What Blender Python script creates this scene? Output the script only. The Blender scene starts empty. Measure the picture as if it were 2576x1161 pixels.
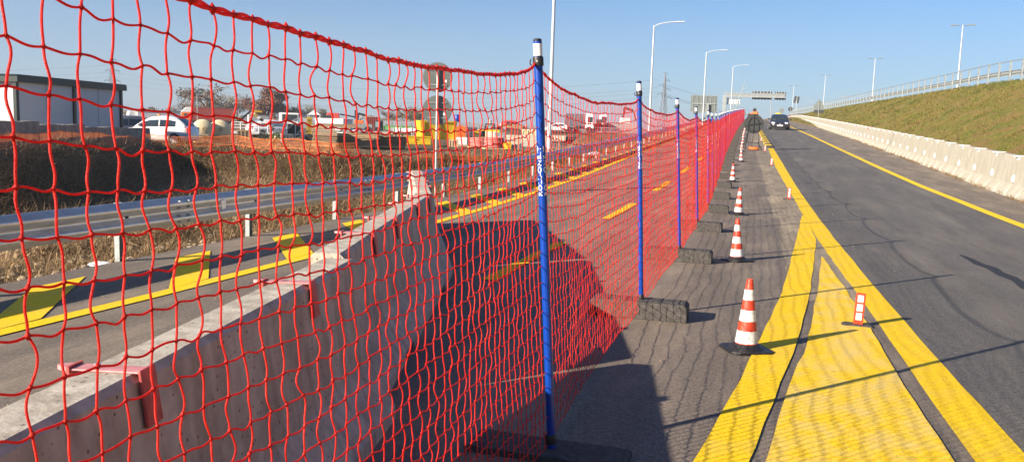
import bpy, math, random
import numpy as np
random.seed(7); RNG = np.random.default_rng(7)
SC = bpy.context.scene; COL = SC.collection
PI = math.pi
# ------------------------------------------------------------------ camera
PW, PF, HZ0, ROLL, EYE, VPX = 2576.0, 2200.0, 262.0, 0.031, 1.49, 650.0
_p = math.atan(HZ0/PF); _r = math.atan(ROLL)
_d = np.array([-math.sin(_r)*math.cos(_p), math.cos(_r)*math.cos(_p), math.sin(_p)])
_up = -_d
_v = np.array([VPX, -HZ0+ROLL*VPX, PF]); _v = _v-(_v@_up)*_up; _Y = _v/np.linalg.norm(_v)
RM = np.array([np.cross(_Y, _up), _Y, _up])           # rows: world axes in camera axes (right, down, forward)
cam = bpy.data.cameras.new('camera'); co = bpy.data.objects.new('camera', cam); COL.objects.link(co)
cam.sensor_width = 36; cam.lens = 36*PF/PW; cam.clip_start = 0.05; cam.clip_end = 6000
import mathutils
M4 = mathutils.Matrix.Identity(4)
for i in range(3):
    M4[i][0] = RM[i][0]; M4[i][1] = -RM[i][1]; M4[i][2] = -RM[i][2]
M4[2][3] = EYE
co.matrix_world = M4
SC.camera = co
# ------------------------------------------------------------------ light
SUN = np.array([-0.64, -0.767, 0.39]); SUN = SUN/np.linalg.norm(SUN)
SC.world = bpy.data.worlds.new('World'); SC.world.use_nodes = True
nt = SC.world.node_tree; bg = nt.nodes['Background']
sky = nt.nodes.new('ShaderNodeTexSky'); sky.sky_type = 'NISHITA'; sky.sun_disc = False
sky.sun_elevation = math.asin(SUN[2]); sky.sun_rotation = math.atan2(SUN[0], SUN[1])
sky.altitude = 0; sky.air_density = 1.0; sky.dust_density = 0.3; sky.ozone_density = 6.0
tint = nt.nodes.new('ShaderNodeMixRGB'); tint.blend_type = 'MULTIPLY'; tint.inputs[0].default_value = 1; tint.inputs[2].default_value = (.79, .93, 1.04, 1)   # a cleaner blue than the model gives
nt.links.new(sky.outputs[0], tint.inputs[1]); 
wc = nt.nodes.new('ShaderNodeTexCoord'); ws = nt.nodes.new('ShaderNodeSeparateXYZ'); nt.links.new(wc.outputs['Generated'], ws.inputs[0])
wa = nt.nodes.new('ShaderNodeMath'); wa.operation = 'ABSOLUTE'; nt.links.new(ws.outputs[2], wa.inputs[0])
wr = nt.nodes.new('ShaderNodeValToRGB'); nt.links.new(wa.outputs[0], wr.inputs[0])          # pale winter haze low over the horizon
wr.color_ramp.elements[0].position = 0; wr.color_ramp.elements[0].color = (.5, .5, .5, 1); wr.color_ramp.elements[1].position = .17; wr.color_ramp.elements[1].color = (0, 0, 0, 1)
wm = nt.nodes.new('ShaderNodeMixRGB'); nt.links.new(wr.outputs[0], wm.inputs[0]); nt.links.new(tint.outputs[0], wm.inputs[1]); wm.inputs[2].default_value = (3.95, 4.5, 5.9, 1)
nt.links.new(wm.outputs[0], bg.inputs[0]); bg.inputs[1].default_value = 0.054
sl = bpy.data.lights.new('sun', 'SUN'); sl.energy = 5.0; sl.angle = math.radians(0.5); sl.color = (1.0, 0.86, 0.70)
so = bpy.data.objects.new('sun', sl); COL.objects.link(so)
so.rotation_euler = mathutils.Vector(SUN).to_track_quat('Z', 'Y').to_euler(); so.location = (0, -20, 30)
SC.view_settings.view_transform = 'Standard'; SC.view_settings.look = 'None'
SC.view_settings.exposure = 1.30; SC.view_settings.gamma = 1
SC.render.engine = 'CYCLES'
SC.cycles.max_bounces = 7; SC.cycles.diffuse_bounces = 4; SC.cycles.glossy_bounces = 2; SC.cycles.transparent_max_bounces = 4
# ------------------------------------------------------------------ where things stand
def zr(s):                                            # height of the road along its length
    a, b, k = 12., 26., .029
    if s < a: return 0.
    if s < b: return k*(s-a)**2/(2*(b-a))
    if s < 140: return k*(s-19)
    z = k*121; t = min(s, 190)-140
    z += k*t-(k+.012)*t*t/100
    if s > 190: z -= .012*(s-190)
    return z
def xo(s): return -2.6e-4*max(0, s-25)**2 if s < 190 else -2.6e-4*165**2-.086*(s-190)
def hz(px): return 580.5-HZ0+ROLL*(px-1288)
def at(px, D, z):                                     # world point in picture column px, D metres deep, height z
    a = RM[2]; x = (px-1288)/PF*D
    y = ((z-EYE)-a[0]*x-a[2]*D)/a[1]
    P = RM@np.array([x, y, D]); return (P[0], P[1], z)
def yaw(px, D=50):
    P = at(px, D, 1); return -math.atan2(P[0], P[1])
def zpx(px, py, D): return EYE+(hz(px)-py)*D/PF
def visible(P, m=60):
    c = (np.asarray(P)-[0, 0, EYE])@RM
    x = c[:, 0]/np.maximum(c[:, 2], .01)*PF+1288; y = c[:, 1]/np.maximum(c[:, 2], .01)*PF+580.5
    return (c[:, 2] > .2)&(x > -m)&(x < 2576+m)&(y > -m)&(y < 1161+m), c[:, 2]
# ------------------------------------------------------------------ materials
def new_mat(name):
    m = bpy.data.materials.new(name); m.use_nodes = True
    n = m.node_tree.nodes; return m, n, m.node_tree.links, n['Principled BSDF']
def mat(name, col, rough=.7, metal=0., var=.12, scale=8., bump=0., bscale=60., col2=None, big=0., bigscale=.7, bigcol=None, spec=.5, emit=None, stretch=None, coat=0., pits=0):
    m, n, L, b = new_mat(name)
    b.inputs['Roughness'].default_value = rough; b.inputs['Metallic'].default_value = metal
    b.inputs['Specular IOR Level'].default_value = spec
    if coat: b.inputs['Coat Weight'].default_value = coat; b.inputs['Coat Roughness'].default_value = .08
    tc = n.new('ShaderNodeTexCoord'); src = tc.outputs['Object']
    if stretch:
        mp = n.new('ShaderNodeMapping'); mp.inputs['Scale'].default_value = stretch; L.new(src, mp.inputs[0]); src = mp.outputs[0]
    no = n.new('ShaderNodeTexNoise'); no.inputs['Scale'].default_value = scale; no.inputs['Detail'].default_value = 6; no.inputs['Roughness'].default_value = .65
    L.new(src, no.inputs['Vector'])
    c2 = col2 or tuple(c*(1-2.2*var) for c in col); c1 = col if col2 else tuple(min(1, c*(1+var)) for c in col)
    rp = n.new('ShaderNodeValToRGB'); rp.color_ramp.elements[0].position = .35; rp.color_ramp.elements[1].position = .65
    rp.color_ramp.elements[0].color = (*c2, 1); rp.color_ramp.elements[1].color = (*c1, 1)
    L.new(no.outputs['Fac'], rp.inputs[0]); out = rp.outputs[0]
    if big:
        nb = n.new('ShaderNodeTexNoise'); nb.inputs['Scale'].default_value = bigscale; nb.inputs['Detail'].default_value = 5; L.new(src, nb.inputs['Vector'])
        rb = n.new('ShaderNodeValToRGB'); rb.color_ramp.elements[0].position = .48; rb.color_ramp.elements[1].position = .68
        rb.color_ramp.elements[0].color = (0, 0, 0, 1); rb.color_ramp.elements[1].color = (big, big, big, 1); L.new(nb.outputs['Fac'], rb.inputs[0])
        mx = n.new('ShaderNodeMixRGB'); L.new(rb.outputs[0], mx.inputs[0]); L.new(out, mx.inputs[1]); mx.inputs[2].default_value = (*(bigcol or c2), 1); out = mx.outputs[0]
    L.new(out, b.inputs['Base Color'])
    if pits:
        vo = n.new('ShaderNodeTexVoronoi'); vo.inputs['Scale'].default_value = pits; L.new(tc.outputs['Object'], vo.inputs['Vector'])
        vr = n.new('ShaderNodeValToRGB'); vr.color_ramp.elements[0].position = .10; vr.color_ramp.elements[1].position = .17; vr.color_ramp.elements[0].color = (.30, .28, .26, 1); vr.color_ramp.elements[1].color = (1, 1, 1, 1); L.new(vo.outputs['Distance'], vr.inputs[0])
        m2 = n.new('ShaderNodeMixRGB'); m2.blend_type = 'MULTIPLY'; m2.inputs[0].default_value = .9; L.new(out, m2.inputs[1]); L.new(vr.outputs[0], m2.inputs[2]); out = m2.outputs[0]
        mp3 = n.new('ShaderNodeMapping'); mp3.inputs['Scale'].default_value = (9, 9, .8); L.new(tc.outputs['Object'], mp3.inputs[0]); n5 = n.new('ShaderNodeTexNoise'); n5.inputs['Scale'].default_value = 1.4; n5.inputs['Detail'].default_value = 5; L.new(mp3.outputs[0], n5.inputs['Vector'])
        r5 = n.new('ShaderNodeValToRGB'); r5.color_ramp.elements[0].position = .38; r5.color_ramp.elements[1].position = .6; r5.color_ramp.elements[0].color = (.68, .64, .60, 1); r5.color_ramp.elements[1].color = (1, 1, 1, 1); L.new(n5.outputs['Fac'], r5.inputs[0])
        m5 = n.new('ShaderNodeMixRGB'); m5.blend_type = 'MULTIPLY'; m5.inputs[0].default_value = .8; L.new(out, m5.inputs[1]); L.new(r5.outputs[0], m5.inputs[2]); out = m5.outputs[0]
        L.new(out, b.inputs['Base Color'])
    if bump:
        n2 = n.new('ShaderNodeTexNoise'); n2.inputs['Scale'].default_value = bscale; n2.inputs['Detail'].default_value = 4; L.new(src, n2.inputs['Vector'])
        bp = n.new('ShaderNodeBump'); bp.inputs['Strength'].default_value = bump; bp.inputs['Distance'].default_value = .02
        L.new(n2.outputs['Fac'], bp.inputs['Height']); L.new(bp.outputs[0], b.inputs['Normal'])
    if emit: b.inputs['Emission Color'].default_value = (*emit[0], 1); b.inputs['Emission Strength'].default_value = emit[1]
    return m
def asphalt(name, c1, c2, dust, dustamt, speck=.5):
    m, n, L, b = new_mat(name); b.inputs['Roughness'].default_value = .82; b.inputs['Specular IOR Level'].default_value = .35
    tc = n.new('ShaderNodeTexCoord'); src = tc.outputs['Object']
    def noise(sc, det, vec=src, ro=.6):
        q = n.new('ShaderNodeTexNoise'); q.inputs['Scale'].default_value = sc; q.inputs['Detail'].default_value = det; q.inputs['Roughness'].default_value = ro; L.new(vec, q.inputs['Vector']); return q.outputs['Fac']
    def ramp(f, p0, p1, a, c):
        r = n.new('ShaderNodeValToRGB'); r.color_ramp.elements[0].position = p0; r.color_ramp.elements[1].position = p1
        r.color_ramp.elements[0].color = (*a, 1); r.color_ramp.elements[1].color = (*c, 1); L.new(f, r.inputs[0]); return r.outputs[0]
    def mix(f, a, c, mode='MIX'):
        x = n.new('ShaderNodeMixRGB'); x.blend_type = mode
        for k, v in ((0, f), (1, a), (2, c)):
            if isinstance(v, (int, float)): x.inputs[k].default_value = v
            elif isinstance(v, tuple): x.inputs[k].default_value = (*v, 1)
            else: L.new(v, x.inputs[k])
        return x.outputs[0]
    base = ramp(noise(26, 8, ro=.75), .38, .62, c2, c1)
    agg = ramp(noise(190, 2), .42, .6, (1-speck,)*3, (1+speck*.7,)*3)
    base = mix(1., base, agg, 'MULTIPLY')
    mid = ramp(noise(55, 3), .35, .65, (.72,)*3, (1.22,)*3)
    base = mix(1., base, mid, 'MULTIPLY')
    mp = n.new('ShaderNodeMapping'); mp.inputs['Scale'].default_value = (1.6, .35, 1); L.new(src, mp.inputs[0])
    d = ramp(noise(1.1, 7, mp.outputs[0], .7), .47, .68, (0,)*3, (dustamt,)*3)
    base = mix(d, base, dust)
    m3 = n.new('ShaderNodeMapping'); m3.inputs['Scale'].default_value = (1, .06, 1); L.new(src, m3.inputs[0])
    tr = ramp(noise(2.2, 4, m3.outputs[0]), .35, .7, (.82,)*3, (1.1,)*3)
    base = mix(1., base, tr, 'MULTIPLY')
    mp2 = n.new('ShaderNodeMapping'); mp2.inputs['Scale'].default_value = (1.5, 7, 1); L.new(src, mp2.inputs[0])
    sc = ramp(noise(1.3, 8, mp2.outputs[0], .75), .69, .74, (0,)*3, (dustamt*.8,)*3)
    base = mix(sc, base, tuple(min(1, x*1.35) for x in dust))
    L.new(base, b.inputs['Base Color'])
    bp = n.new('ShaderNodeBump'); bp.inputs['Strength'].default_value = .55; bp.inputs['Distance'].default_value = .008
    L.new(noise(160, 5, ro=.8), bp.inputs['Height']); L.new(bp.outputs[0], b.inputs['Normal'])
    return m
M = {}
M['road_old'] = asphalt('old_asphalt', (.245, .205, .165), (.160, .134, .108), (.38, .31, .225), .6)
M['road_new'] = asphalt('new_asphalt', (.158, .148, .136), (.122, .114, .105), (.24, .21, .165), .45)
M['road_worn'] = asphalt('milled_asphalt', (.40, .33, .23), (.21, .175, .13), (.52, .42, .28), .8)
M['shoulder'] = asphalt('shoulder_asphalt', (.25, .21, .168), (.165, .138, .112), (.36, .295, .205), .7)
M['tar'] = mat('tar', (.018, .017, .018), .7, bump=.3, scale=40)
def paint(name, c, wear, wearcol):
    m, n, L, b = new_mat(name); b.inputs['Roughness'].default_value = .75; b.inputs['Specular IOR Level'].default_value = .3
    tc = n.new('ShaderNodeTexCoord')
    a = n.new('ShaderNodeTexNoise'); a.inputs['Scale'].default_value = 3.2; a.inputs['Detail'].default_value = 9; a.inputs['Roughness'].default_value = .72
    mp = n.new('ShaderNodeMapping'); mp.inputs['Scale'].default_value = (1.2, .7, 1); L.new(tc.outputs['Object'], mp.inputs[0]); L.new(mp.outputs[0], a.inputs['Vector'])
    r = n.new('ShaderNodeValToRGB'); r.color_ramp.elements[0].position = .54-.12*wear; r.color_ramp.elements[1].position = .76-.08*wear; r.color_ramp.elements[0].color = (0, 0, 0, 1); r.color_ramp.elements[1].color = (.9, .9, .9, 1)
    L.new(a.outputs['Fac'], r.inputs[0])
    g = n.new('ShaderNodeTexNoise'); g.inputs['Scale'].default_value = 70; g.inputs['Detail'].default_value = 6; L.new(tc.outputs['Object'], g.inputs['Vector'])
    r2 = n.new('ShaderNodeValToRGB'); r2.color_ramp.elements[0].position = .32; r2.color_ramp.elements[1].position = .55; r2.color_ramp.elements[0].color = (*(x*.72 for x in c), 1); r2.color_ramp.elements[1].color = (*c, 1)
    L.new(g.outputs['Fac'], r2.inputs[0])
    x = n.new('ShaderNodeMixRGB'); L.new(r.outputs[0], x.inputs[0]); L.new(r2.outputs[0], x.inputs[1]); x.inputs[2].default_value = (*wearcol, 1)
    v = n.new('ShaderNodeTexNoise'); v.inputs['Scale'].default_value = 5.; v.inputs['Detail'].default_value = 10; v.inputs['Roughness'].default_value = .85; L.new(mp.outputs[0], v.inputs['Vector'])
    r3 = n.new('ShaderNodeValToRGB'); r3.color_ramp.elements[0].position = .60; r3.color_ramp.elements[1].position = .68; r3.color_ramp.elements[0].color = (0, 0, 0, 1); r3.color_ramp.elements[1].color = (wear, wear, wear, 1); L.new(v.outputs['Fac'], r3.inputs[0])
    y = n.new('ShaderNodeMixRGB'); L.new(r3.outputs[0], y.inputs[0]); L.new(x.outputs[0], y.inputs[1]); y.inputs[2].default_value = (.10, .085, .06, 1)
    L.new(y.outputs[0], b.inputs['Base Color'])
    bp = n.new('ShaderNodeBump'); bp.inputs['Strength'].default_value = .4; bp.inputs['Distance'].default_value = .006; L.new(g.outputs['Fac'], bp.inputs['Height']); L.new(bp.outputs[0], b.inputs['Normal'])
    return m
M['yellow_paint'] = paint('yellow_road_paint', (.92, .60, .004), .5, (.74, .50, .07))
M['yellow_worn'] = paint('worn_yellow_paint', (.92, .60, .01), 1.0, (.72, .54, .20))
M['conc_near'] = mat('grey_concrete', (.53, .49, .40), .88, var=.09, scale=14, bump=.15, bscale=60, big=.25, bigscale=2.2, bigcol=(.34, .31, .265), pits=26)
M['conc_wall'] = mat('stained_brown_concrete', (.34, .30, .235), .92, var=.14, scale=4, bump=.3, bscale=20, big=.5, bigscale=.9, bigcol=(.20, .17, .13))
M['conc_top'] = mat('pale_concrete', (.50, .46, .39), .9, var=.12, scale=30, bump=.4, bscale=120)
M['conc_right'] = mat('cream_concrete', (.36, .34, .275), .9, var=.08, scale=5, bump=.3, bscale=40, big=.35, bigscale=1.2, bigcol=(.34, .30, .22), stretch=(1, 1, .35))
M['net'] = mat('red_rope', (.88, .034, .022), .5, var=.16, scale=45, spec=.4, bump=.35, bscale=500, big=.6, bigscale=2.5, bigcol=(.92, .085, .045))
def translucent(nm, col, f):
    _n = M[nm].node_tree; _b = _n.nodes['Principled BSDF']; _t = _n.nodes.new('ShaderNodeBsdfTranslucent'); _m = _n.nodes.new('ShaderNodeMixShader'); _m.inputs[0].default_value = f
    if col: _t.inputs[0].default_value = (*col, 1)
    else: _n.links.new(_b.inputs['Base Color'].links[0].from_socket, _t.inputs[0])
    _n.links.new(_b.outputs[0], _m.inputs[1]); _n.links.new(_t.outputs[0], _m.inputs[2]); _n.links.new(_m.outputs[0], _n.nodes['Material Output'].inputs[0])
translucent('net', (.95, .05, .025), .38)
M['blue'] = mat('blue_plastic', (.001, .045, .32), .34, var=.05, scale=5, spec=.5)
M['white_band'] = mat('white_reflective', (.80, .80, .79), .45, var=.04, scale=20)
M['black'] = mat('black_plastic', (.018, .018, .02), .5, var=.2, scale=20, bump=.1)
M['rubber'] = mat('dark_rubber', (.070, .064, .058), .85, var=.22, scale=30, bump=.15, bscale=70)
M['cone_red'] = mat('cone_red', (.66, .055, .020), .5, var=.12, scale=9)
M['cone_white'] = mat('cone_white', (.74, .74, .72), .5, var=.10, scale=22, big=.35, bigscale=9, bigcol=(.50, .47, .42))
M['clip_red'] = mat('faded_red_plastic', (.55, .10, .09), .5, var=.15, scale=16)
M['clip_pink'] = mat('sun_bleached_pink', (.64, .27, .26), .5, var=.12, scale=16)
M['galv'] = mat('galvanised_steel', (.50, .51, .52), .36, metal=.55, var=.08, scale=6, bump=.05)
M['galv_dull'] = mat('dull_galvanised', (.30, .33, .33), .6, metal=.3, var=.15, scale=6)
M['pole'] = mat('pale_pole', (.48, .52, .54), .45, metal=.15, var=.05, scale=3)
M['signback'] = mat('grey_sign_back', (.15, .175, .165), .55, metal=.25, var=.08, scale=5)
M['signdark'] = mat('dark_sign_back', (.030, .034, .034), .6, var=.15, scale=8)
M['white'] = mat('white_paint', (.74, .74, .72), .45, var=.06, scale=3)
M['car_white'] = mat('white_car_paint', (.78, .78, .78), .25, var=.02, scale=2, coat=.6)
M['car_dark'] = mat('dark_grey_car_paint', (.035, .035, .042), .28, metal=.4, var=.05, scale=2, coat=.8)
M['car_grey'] = mat('grey_car_paint', (.16, .17, .2), .3, metal=.4, var=.05, scale=2, coat=.6)
M['car_red'] = mat('red_car_paint', (.60, .07, .05), .3, var=.05, scale=2, coat=.6)
M['glass'] = mat('dark_glass', (.03, .045, .06), .08, var=.1, scale=1, spec=.8)
M['glass_pale'] = mat('pale_glass', (.22, .34, .36), .12, var=.1, scale=1, spec=.8)
M['tyre'] = mat('tyre', (.02, .02, .02), .8, var=.1)
M['lamp_white'] = mat('clear_lamp', (.8, .82, .85), .15, var=.03)
M['amber'] = mat('amber_lamp', (.85, .28, .02), .3, var=.05)
M['orange'] = mat('orange_paint', (.70, .17, .03), .5, var=.12, scale=4)
M['orange_net'] = mat('orange_plastic_net', (.78, .20, .02), .55, var=.15, scale=3)
M['brown_box'] = mat('brown_red_tarpaulin', (.28, .045, .03), .6, var=.10, scale=1.5)
M['red'] = mat('red_paint', (.48, .05, .04), .5, var=.12, scale=4)
M['yellow'] = mat('yellow_machine_paint', (.72, .50, .02), .5, var=.12, scale=3, big=.4, bigcol=(.3, .2, .03))
M['ochre'] = mat('ochre_panel', (.50, .31, .03), .6, var=.12, scale=3)
M['cream'] = mat('cream_plastic', (.80, .68, .42), .6, var=.08, scale=4)
M['green'] = mat('green_truck_paint', (.16, .42, .14), .55, var=.12, scale=2)
M['darkgreen'] = mat('dark_green_frame', (.006, .022, .019), .45, var=.08, scale=3)
M['panel'] = mat('light_grey_panel', (.52, .55, .58), .5, var=.03, scale=.8)
M['timber'] = mat('weathered_timber', (.46, .33, .20), .9, var=.25, scale=10, stretch=(1, 1, 9), bump=.4, bscale=20)
M['timber_dark'] = mat('dark_timber', (.34, .25, .16), .9, var=.3, scale=10, stretch=(1, 1, 9), bump=.4, bscale=20)
M['timber_new'] = mat('fresh_timber', (.52, .38, .21), .85, var=.15, scale=12)
M['hose'] = mat('salmon_hose', (.62, .20, .17), .5, var=.12, scale=10)
M['plastic_bag'] = mat('pale_blue_plastic', (.55, .62, .74), .35, var=.1, scale=10, bump=.4, bscale=12)
M['lattice'] = mat('pylon_steel', (.17, .19, .215), .6, metal=.3, var=.05)
M['wire'] = mat('power_wire', (.10, .115, .14), .6, var=.03)
M['bark'] = mat('bark', (.17, .13, .10), .95, var=.2, scale=10)
M['twig_grey'] = mat('grey_brown_twigs', (.26, .21, .17), .95, var=.3, scale=.8, col2=(.15, .115, .09))
M['twig_red'] = mat('red_brown_leaves', (.25, .125, .075), .95, var=.3, scale=.9, col2=(.12, .065, .045))
M['twig_olive'] = mat('olive_twigs', (.25, .22, .12), .95, var=.3, scale=.9, col2=(.15, .12, .07))
M['leaf_green'] = mat('green_leaves', (.10, .17, .04), .8, var=.3, scale=9)
M['straw'] = mat('straw', (.60, .43, .22), .85, var=.3, scale=14, col2=(.15, .09, .045), big=.6, bigscale=1.1, bigcol=(.20, .12, .06))
M['scrub'] = mat('dry_scrub', (.66, .47, .26), .9, var=.3, scale=13, col2=(.11, .07, .045), big=.35, bigscale=.8, bigcol=(.12, .12, .045))
M['soil'] = mat('soil', (.13, .09, .055), .95, var=.3, scale=3, bump=.8, bscale=8, col2=(.055, .04, .027), big=.5, bigcol=(.20, .15, .09))
M['stone'] = mat('stone', (.38, .30, .20), .9, var=.25, scale=3, bump=.3, col2=(.20, .16, .12))
M['embank_blade'] = mat('embankment_blades', (.29, .29, .05), .85, scale=.9, col2=(.29, .195, .065), big=.8, bigscale=.28, bigcol=(.11, .18, .025))
for _k in ('straw', 'scrub', 'embank_blade'): translucent(_k, None, .42)
# ------------------------------------------------------------------ mesh helpers
class MB:
    def __init__(s): s.v = []; s.f = []
    def add(s, vs, fs):
        o = len(s.v); s.v += [tuple(p) for p in vs]; s.f += [tuple(i+o for i in q) for q in fs]; return s
    def box(s, x0, x1, y0, y1, z0, z1):
        return s.add([(x, y, z) for z in (z0, z1) for y in (y0, y1) for x in (x0, x1)],
                     [(0, 2, 3, 1), (4, 5, 7, 6), (0, 1, 5, 4), (2, 6, 7, 3), (0, 4, 6, 2), (1, 3, 7, 5)])
    def frus(s, b, t, z0, z1):      # b, t = (x0,x1,y0,y1) at z0 and z1
        return s.add([(x, y, z) for q, z in ((b, z0), (t, z1)) for y in q[2:] for x in q[:2]],
                     [(0, 2, 3, 1), (4, 5, 7, 6), (0, 1, 5, 4), (2, 6, 7, 3), (0, 4, 6, 2), (1, 3, 7, 5)])
    def bar(s, a, b, w, h=None):    # square bar between two points
        h = h or w; a = np.array(a, float); b = np.array(b, float); t = b-a; t = t/np.linalg.norm(t)
        u = np.cross(t, (0, 0, 1)); u = np.array((1., 0, 0)) if np.linalg.norm(u) < 1e-4 else u/np.linalg.norm(u); n = np.cross(u, t)
        return s.add([p+u*w/2*i+n*h/2*j for p in (a, b) for i, j in ((-1, -1), (1, -1), (1, 1), (-1, 1))],
                     [(0, 1, 2, 3), (7, 6, 5, 4), (0, 4, 5, 1), (1, 5, 6, 2), (2, 6, 7, 3), (3, 7, 4, 0)])
    def tube(s, a, b, r, r2=None, n=10, cap=True):
        r2 = r if r2 is None else r2; a = np.array(a, float); b = np.array(b, float); t = b-a; t = t/np.linalg.norm(t)
        u = np.cross(t, (0, 0, 1)); u = np.array((1., 0, 0)) if np.linalg.norm(u) < 1e-4 else u/np.linalg.norm(u); w = np.cross(t, u)
        vs = [p+(u*math.cos(2*PI*k/n)+w*math.sin(2*PI*k/n))*q for p, q in ((a, r), (b, r2)) for k in range(n)]
        fs = [(k, (k+1) % n, n+(k+1) % n, n+k) for k in range(n)]
        if cap: fs += [tuple(range(n))[::-1], tuple(range(n, 2*n))]
        return s.add(vs, fs)
    def lathe(s, prof, n=16, c=(0, 0, 0), axis='z'):
        vs = []; fs = []
        for r, z in prof:
            for k in range(n):
                x, y = r*math.cos(2*PI*k/n), r*math.sin(2*PI*k/n)
                vs.append((c[0]+x, c[1]+y, c[2]+z) if axis == 'z' else ((c[0]+x, c[1]+z, c[2]+y) if axis == 'y' else (c[0]+z, c[1]+x, c[2]+y)))
        for i in range(len(prof)-1):
            for k in range(n): fs.append((i*n+k, i*n+(k+1) % n, (i+1)*n+(k+1) % n, (i+1)*n+k))
        fs += [tuple(range(n)), tuple(range((len(prof)-1)*n, len(prof)*n))]
        return s.add(vs, fs)
    def prism(s, pts, y0, y1, axis='y'):   # polygon in x-z extruded along y (or in y-z along x)
        n = len(pts)
        vs = [(p[0], y, p[1]) if axis == 'y' else (y, p[0], p[1]) if axis == 'x' else (p[0], p[1], y) for y in (y0, y1) for p in pts]
        return s.add(vs, [(k, (k+1) % n, n+(k+1) % n, n+k) for k in range(n)]+[tuple(range(n))[::-1], tuple(range(n, 2*n))])
    def ball(s, c, r, n=8, m=6):
        r = (r, r, r) if isinstance(r, (int, float)) else r
        vs = [(c[0]+r[0]*math.sin(PI*j/m)*math.cos(2*PI*k/n), c[1]+r[1]*math.sin(PI*j/m)*math.sin(2*PI*k/n), c[2]+r[2]*math.cos(PI*j/m)) for j in range(m+1) for k in range(n)]
        return s.add(vs, [(j*n+k, j*n+(k+1) % n, (j+1)*n+(k+1) % n, (j+1)*n+k) for j in range(m) for k in range(n)])
    def loft(s, rings):
        n = len(rings[0]); vs = [p for r in rings for p in r]; fs = []
        for i in range(len(rings)-1):
            for k in range(n): fs.append((i*n+k, i*n+(k+1) % n, (i+1)*n+(k+1) % n, (i+1)*n+k))
        fs += [tuple(range(n)), tuple(range((len(rings)-1)*n, len(rings)*n))]
        return s.add(vs, fs)
    def build(s, name, m, parent=None, smooth=False, bevel=0):
        me = bpy.data.meshes.new(name); me.from_pydata(s.v, [], s.f); me.update()
        return link(name, me, m, parent, smooth, bevel)
def link(name, me, m, parent=None, smooth=False, bevel=0, fix=True):
    if fix:
        import bmesh
        bm = bmesh.new(); bm.from_mesh(me); bmesh.ops.recalc_face_normals(bm, faces=bm.faces); bm.to_mesh(me); bm.free()
    me.materials.append(m if not isinstance(m, str) else M[m])
    if smooth:
        me.polygons.foreach_set('use_smooth', [True]*len(me.polygons))
        if smooth == 'auto':
            try: me.set_sharp_from_angle(angle=math.radians(40))
            except Exception: pass
    o = bpy.data.objects.new(name, me); COL.objects.link(o)
    if parent: o.parent = parent
    if bevel:
        b = o.modifiers.new('bevel', 'BEVEL'); b.width = bevel; b.segments = 2; b.limit_method = 'ANGLE'
    return o
def npmesh(V, F):                          # V (n,3) array, F (m,k) array
    me = bpy.data.meshes.new('mesh'); V = np.ascontiguousarray(V, dtype=np.float32); F = np.ascontiguousarray(F, dtype=np.int32)
    me.vertices.add(len(V)); me.vertices.foreach_set('co', V.ravel())
    me.loops.add(F.size); me.loops.foreach_set('vertex_index', F.ravel())
    me.polygons.add(len(F)); me.polygons.foreach_set('loop_start', np.arange(0, F.size, F.shape[1], dtype=np.int32))
    me.update(calc_edges=True); return me
def tubes(P, r, sides):                    # P (n,k,3) paths -> verts, quads
    n, k, _ = P.shape
    T = np.empty_like(P); T[:, 1:-1] = P[:, 2:]-P[:, :-2]; T[:, 0] = P[:, 1]-P[:, 0]; T[:, -1] = P[:, -1]-P[:, -2]
    T /= np.linalg.norm(T, axis=2, keepdims=True)+1e-9
    ref = np.where(np.abs(T[:, :1, 2:3]) > .7, np.array([1., 0, 0]), np.array([0, 0, 1.])); ref = np.broadcast_to(ref, T.shape)
    U = np.cross(T, ref); U /= np.linalg.norm(U, axis=2, keepdims=True)+1e-9; W = np.cross(T, U)
    a = np.arange(sides)*2*PI/sides
    r = np.broadcast_to(np.asarray(r, float).reshape(-1, 1, 1, 1) if np.ndim(r) == 1 else (np.asarray(r, float)[:, :, None, None] if np.ndim(r) == 2 else np.float64(r)), (n, k, 1, 1))
    V = P[:, :, None, :]+r*(U[:, :, None, :]*np.cos(a)[None, None, :, None]+W[:, :, None, :]*np.sin(a)[None, None, :, None])
    idx = np.arange(n*k*sides).reshape(n, k, sides); nx = np.roll(idx, -1, axis=2)
    F = np.stack([idx[:, :-1], nx[:, :-1], nx[:, 1:], idx[:, 1:]], axis=-1).reshape(-1, 4)
    return V.reshape(-1, 3), F
class NB:                                  # collects numpy chunks
    def __init__(s): s.V = []; s.F = []; s.n = 0
    def add(s, V, F): s.V.append(V); s.F.append(F+s.n); s.n += len(V)
    def mesh(s): return npmesh(np.concatenate(s.V), np.concatenate(s.F))
def T(name, label, cat, loc=(0, 0, 0), rz=0, group=None, rx=0, ry=0):
    o = bpy.data.objects.new(name, None); COL.objects.link(o); o.location = loc; o.rotation_euler = (rx, ry, rz)
    o.empty_display_size = .2; tag(o, label, cat, group); return o
def tag(o, label, cat, group=None):
    o['label'] = label; o['category'] = cat
    if group: o['group'] = group
    return o
def kind(o, k, label=None, cat=None):
    o['kind'] = k
    if label: o['label'] = label
    if cat: o['category'] = cat
    return o
def dup(root, loc, rz=None, label=None, group=None, scale=None):
    r = root.copy(); COL.objects.link(r); r.location = loc
    if rz is not None: r.rotation_euler = (root.rotation_euler[0], root.rotation_euler[1], rz)
    if label: r['label'] = label
    if group: r['group'] = group
    if scale: r.scale = scale if isinstance(scale, tuple) else (scale,)*3
    for ch in list(root.children):
        c = ch.copy(); COL.objects.link(c); c.parent = r
        for g in list(ch.children):
            d = g.copy(); COL.objects.link(d); d.parent = c
    return r
ORD = ['first', 'second', 'third', 'fourth', 'fifth', 'sixth', 'seventh', 'eighth', 'ninth', 'tenth', 'eleventh', 'twelfth']
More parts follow.
